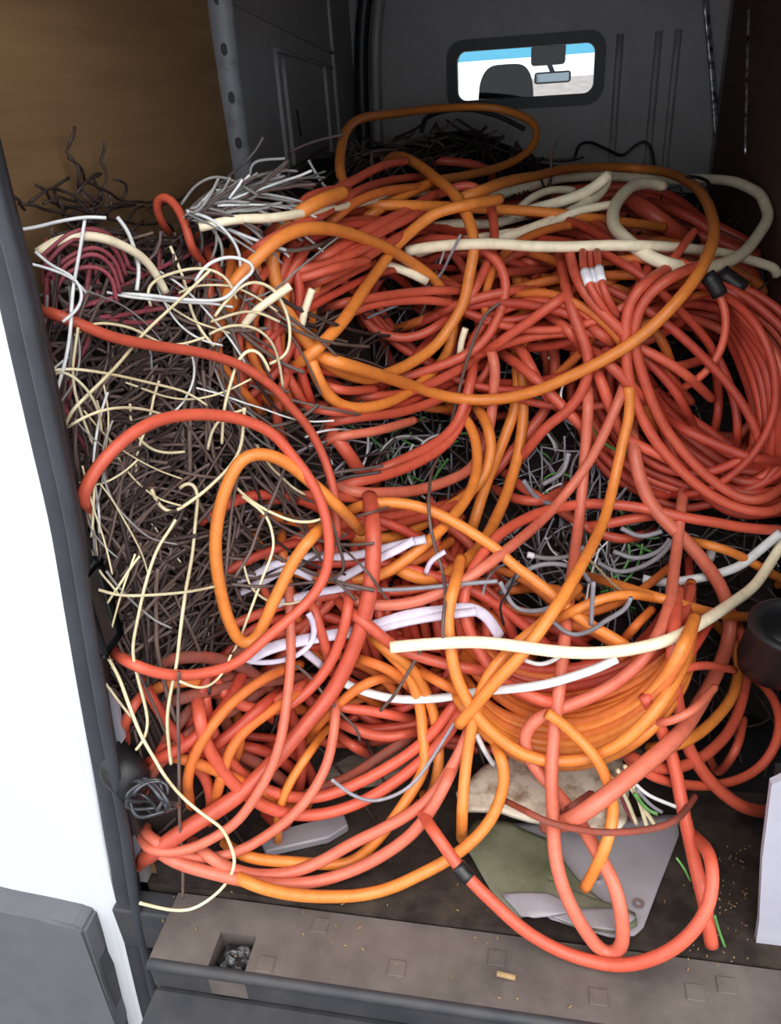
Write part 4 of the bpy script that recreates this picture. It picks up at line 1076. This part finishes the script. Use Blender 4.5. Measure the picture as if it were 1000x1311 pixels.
for k in range(14):
    x, y = random.uniform(85, 150) , random.uniform(520, 760)
    strand('cream_wire', 'wire', random.choice(['creamwire', 'greyback']), squiggle(x, y, random.uniform(60, 170), 1.35 + random.gauss(0, .35), random.gauss(0, .6), 5, .07), 'thin cream wire hanging beside the left pillar', 'cream wires beside the left pillar', random.uniform(2.4, 3.8), stiff=5, lift=.010, trim=True)
for k in range(7):
    x, y = random.uniform(150, 330), random.uniform(560, 760)
    strand('cream_wire', 'wire', 'creamwire', squiggle(x, y, random.uniform(70, 160), 1.6 + random.gauss(0, .6), random.gauss(0, 1.2), 5, .08), 'thin cream wire straggling down the lower left heap', 'cream wires of the lower left heap', random.uniform(2.6, 3.8), stiff=5, lift=.010, trim=True)
red('33,393 70,402 107,417 145,432 195,442 250,450 275,456 305,466 332,482 355,500 375,525 390,540 405,565 417,592 425,617 430,642 431,668 430,695 425,725', 'red cable running from the left pillar down to the middle', 13, lift=.02)
red('235,318 217,300 205,280 200,262 207,251 220,257 232,275 240,297 246,318 262,340', 'small red loop standing up beside the plywood', 11.5)
ora('462,680 440,656 415,632 395,615 370,594 340,581 312,585 297,607 285,637 277,675 276,712 281,750 290,787 302,815 315,827 330,815 345,782 360,750 380,712 405,682 427,664', 'orange cable standing in a tall teardrop loop at centre left', 16, stiff=14, lift=.035)
red('91,715 90,684 99,653 112,619 136,585 170,554 204,537 238,531 272,531 306,536 340,549 357,562 375,585 392,606 407,632 417,662 422,692 420,725 410,750 390,775 365,797 337,820 305,848 267,861 230,865 192,859 160,845 137,829', 'red cable making the big round loop over the left wire heap', 15, stiff=12, lift=.025)

T = [
 ('white', 5, '109,278 102,322 93,373 90,424 83,465 68,516 63,550', 'straight white wire slanting down the left heap by the pillar'),
 ('creamwire', 4.4, '270,345 231,383 184,427 150,468 112,506 85,533 66,562', 'straight cream wire slanting across the left heap'),
 ('creamwire', 4, '51,478 85,472 136,478 187,489 238,502 265,519', 'cream wire running level from the left pillar'),
 ('creamwire', 4, '51,492 66,480 88,478 112,499 126,526 130,552', 'cream wire hooking down beside the left pillar'),
 ('creamwire', 4, '95,430 112,417 136,414 170,421 204,438 231,441 262,432', 'cream wire arched above the red cable on the left heap'),
 ('white', 5, '20,295 51,290 68,285 109,278 136,279', 'white wire lying along the top of the left heap'),
 ('white', 5.5, '150,278 163,295 173,322 178,346 175,372', 'white wire bent over the thick cream arc'),
 ('creamwire', 4.5, '218,315 228,339 238,366 245,397 258,424 274,443', 'cream wire falling from the small red loop'),
 ('white', 5, '150,376 187,378 231,383 272,385 292,380 306,363 326,346 320,336 299,329 279,332 262,342 250,360', 'white wire running level then curling back in a loop'),
 ('creamwire', 4, '193,392 188,375 195,362 211,353 245,344 272,346 292,359 303,383', 'cream wire arched over the white level wire'),
 ('creamwire', 4.5, '275,405 290,385 310,366 325,361 347,368 361,387 370,412 371,437 365,455 345,466', 'cream wire looping against the orange oval at left'),
 ('creamwire', 4, '270,412 307,400 330,400 358,412', 'cream wire crossing in front of the red cables at centre left'),
 ('creamwire', 4, '268,428 290,418 315,417 335,425 350,442 358,468 362,495', 'cream wire dropping beside the orange oval at left'),
 ('creamwire', 4.5, '284,568 287,525 295,492 305,462 320,447 335,455 345,475', 'cream wire in a narrow arch above the round red loop'),
 ('creamwire', 5, '313,522 309,568 296,595 265,626 238,646 218,656 201,643 194,626', 'bright cream wire hooking across the dark brown wires'),
 ('creamwire', 4, '314,524 286,534 272,551 266,575', 'cream wire bent at the tip beside the round red loop'),
 ('creamwire', 5, '230,625 238,618 248,620 253,636 250,670 246,711 238,755 231,806 226,850 217,895 214,925 217,962 219,978', 'long cream wire hanging down over the dark brown wires'),
 ('creamwire', 4.5, '225,665 218,677 201,704 187,745 177,789 170,832 177,870 185,900 189,925 184,947 174,960', 'cream wire hanging down left of the long one'),
 ('creamwire', 4.8, '137,840 152,867 165,902 180,940 197,970 212,995 230,1017 250,1035 270,1050 285,1062 297,1087 300,1107 290,1130 270,1150 245,1164 220,1165 195,1160 179,1156', 'cream wire trailing down onto the sill in a hook'),
 ('creamwire', 4, '126,755 153,762 190,762 238,758 275,751', 'cream wire running level low on the left heap'),
 ('creamwire', 4, '68,561 102,537 136,524 170,522 204,529 228,540', 'cream wire arched above the round red loop at left'),
 ('creamwire', 4, '298,620 320,640 345,655 375,667 400,668 412,664', 'cream wire curving behind the standing orange loop'),
 ('creamwire', 4, '310,635 340,660 350,690 348,710 338,735 325,770 308,815 296,840', 'cream wire falling inside the standing orange loop'),
 ('white', 4.5, '45,322 65,340 90,352 105,372 100,395 80,412', 'white wire curled at the top left against the pillar'),
 ('white', 4, '25,335 60,343 95,358 110,375', 'second white wire curled at the top left'),
 ('creamwire', 3.6, '230,872 250,880 268,878 285,862 296,838', 'thin cream wire hooked under the round red loop'),
 ('creamwire', 3.6, '131,840 140,855 133,868', 'short cream wire end beside the left pillar'),
 ('creamwire', 4, '135,875 150,895 168,918', 'short cream wire beside the hinge cover'),
 ('brown', 4.6, '229,860 228,915 229,975 230,1050 234,1105 234,1150', 'straight brown wire hanging to the sill'),
 ('brown', 4.6, '365,598 350,637 332,675 320,708 300,740', 'brown wire slanting inside the standing orange loop'),
 ('brown', 4.6, '306,600 297,650 292,700 287,745 275,773', 'brown wire lying along the standing orange loop'),
 ('brown', 4.4, '296,748 335,751 385,747 422,742 440,730 436,705 425,670 410,632 395,605 365,588 330,578 300,580', 'brown wire looped round the standing orange loop'),
 ('brown', 4.6, '640,388 622,402 610,427 600,455 590,490 582,525 572,560 560,587 552,607 549,637 550,667 557,700 566,730 570,762 567,800 568,830', 'long brown wire hanging down the middle of the heap'),
 ('brown', 4, '367,845 392,862 417,892 435,912 455,932 461,948', 'brown wire stub over the thick red cable'),
 ('brown', 4.6, '545,822 522,862 505,890 487,910', 'short brown stick like wire across the white flat cable'),
 ('grey', 5, '425,998 447,1015 472,1025 495,1022 520,1010 540,990 560,960 582,925', 'grey wire bowed over the floor loops'),
 ('brown', 5, '400,615 420,607 445,603 470,600 490,596', 'brown wire twist over the red cables left of the green gap'),
 ('darkbrown', 5, '415,625 440,612 465,608 488,604', 'dark wire twist over the red cables left of the green gap'),
 ('grey', 4, '590,300 575,330 565,350 550,365 520,385 470,407', 'pale grey wire crossing inside the orange oval'),
 ('white', 3.6, '570,318 560,345 545,365', 'short white wire inside the orange oval'),
 ('brown', 4, '560,330 545,390 525,430 515,460', 'brown wire hanging inside the orange oval'),
 ('black', 3.6, '660,735 650,760 640,775 645,800', 'black wire twist at the middle gap'),
 ('brown', 4.6, '702,252 706,217 705,197 712,180', 'brown wire standing up at the rear top'),
 ('black', 3.6, '735,205 741,187 755,182 775,190 797,199 812,187 825,181 834,190 838,212', 'black wire bent in two humps against the bulkhead'),
 ('black', 4.5, '880,226 898,228 908,236 912,262', 'black wire hooked over the cream loop'),
 ('darkbrown', 6, '540,168 545,152 565,143 600,140 640,150 672,166', 'dark cable arched under the standing orange loop'),
 ('brown', 4, '370,195 400,182 440,172', 'brown wire pointing up beside the dark corner post'),
 ('white', 3.6, '320,225 322,210 335,205 365,203', 'white wire bent at the foot of the door pillar'),
 ('white', 3.6, '395,205 408,228 422,246', 'white wire end beside the foot of the standing orange loop'),
 ('black', 2.6, '312,150 315,138 325,145 330,165 345,178', 'fine black wire curled against the bare metal'),
 ('greyback', 4, '232,262 250,238 275,226 300,232 330,250', 'pale wire arching highest over the left rear bundle'),
 ('greyback', 4, '280,228 268,252 250,275 242,272', 'pale wire crossing down the left rear bundle'),
]
for m_, w_, p_, l_ in T:
    strand({'creamwire': 'cream', 'darkbrown': 'brown', 'greyback': 'grey'}.get(m_, m_) + '_wire', 'wire', m_, p_, l_, None, w_, stiff=5, depth=2.4, lift=.022)

# debris on the sill and floor
M['straw'] = material('dry_straw', srgb(160, 134, 98), srgb(124, 100, 72), .8, 30, .2)
debris = []
for k in range(40):
    x, y = random.uniform(200, 960), random.uniform(1130, 1290)
    q = on_z(x, y, .0)
    if q[1] > .0: zz = .002
    else:
        q = on_z(x, y, zs); zz = zs + .002
        if q[1] < ys: continue
    a = random.uniform(0, 6.28); L = random.uniform(.001, .0035)
    debris.append((np.array([[q[0] - L * math.cos(a), q[1] - L * math.sin(a), zz], [q[0], q[1], zz + .001], [q[0] + L * math.cos(a), q[1] + L * math.sin(a), zz]]), random.uniform(.0007, .0014), 4))
for k in range(80):
    q = on_z(random.uniform(880, 960), random.uniform(1080, 1240), 0)
    a = random.uniform(0, 6.28); L = random.uniform(.0007, .0022)
    debris.append((np.array([[q[0] - L * math.cos(a), q[1] - L * math.sin(a), .002], [q[0], q[1], .003], [q[0] + L * math.cos(a), q[1] + L * math.sin(a), .002]]), random.uniform(.0006, .0012), 4))
crumbs = joined('crumbs', 'straw', debris, 'scattered crumbs and straw on the floor and sill'); crumbs['category'] = 'debris'
o = strand('dry_leaf', 'leaf', 'straw', '636,1246 648,1249 660,1252', 'dry leaf shard on the worn sill', None, 5, stiff=2, flat=(1.5, .3))
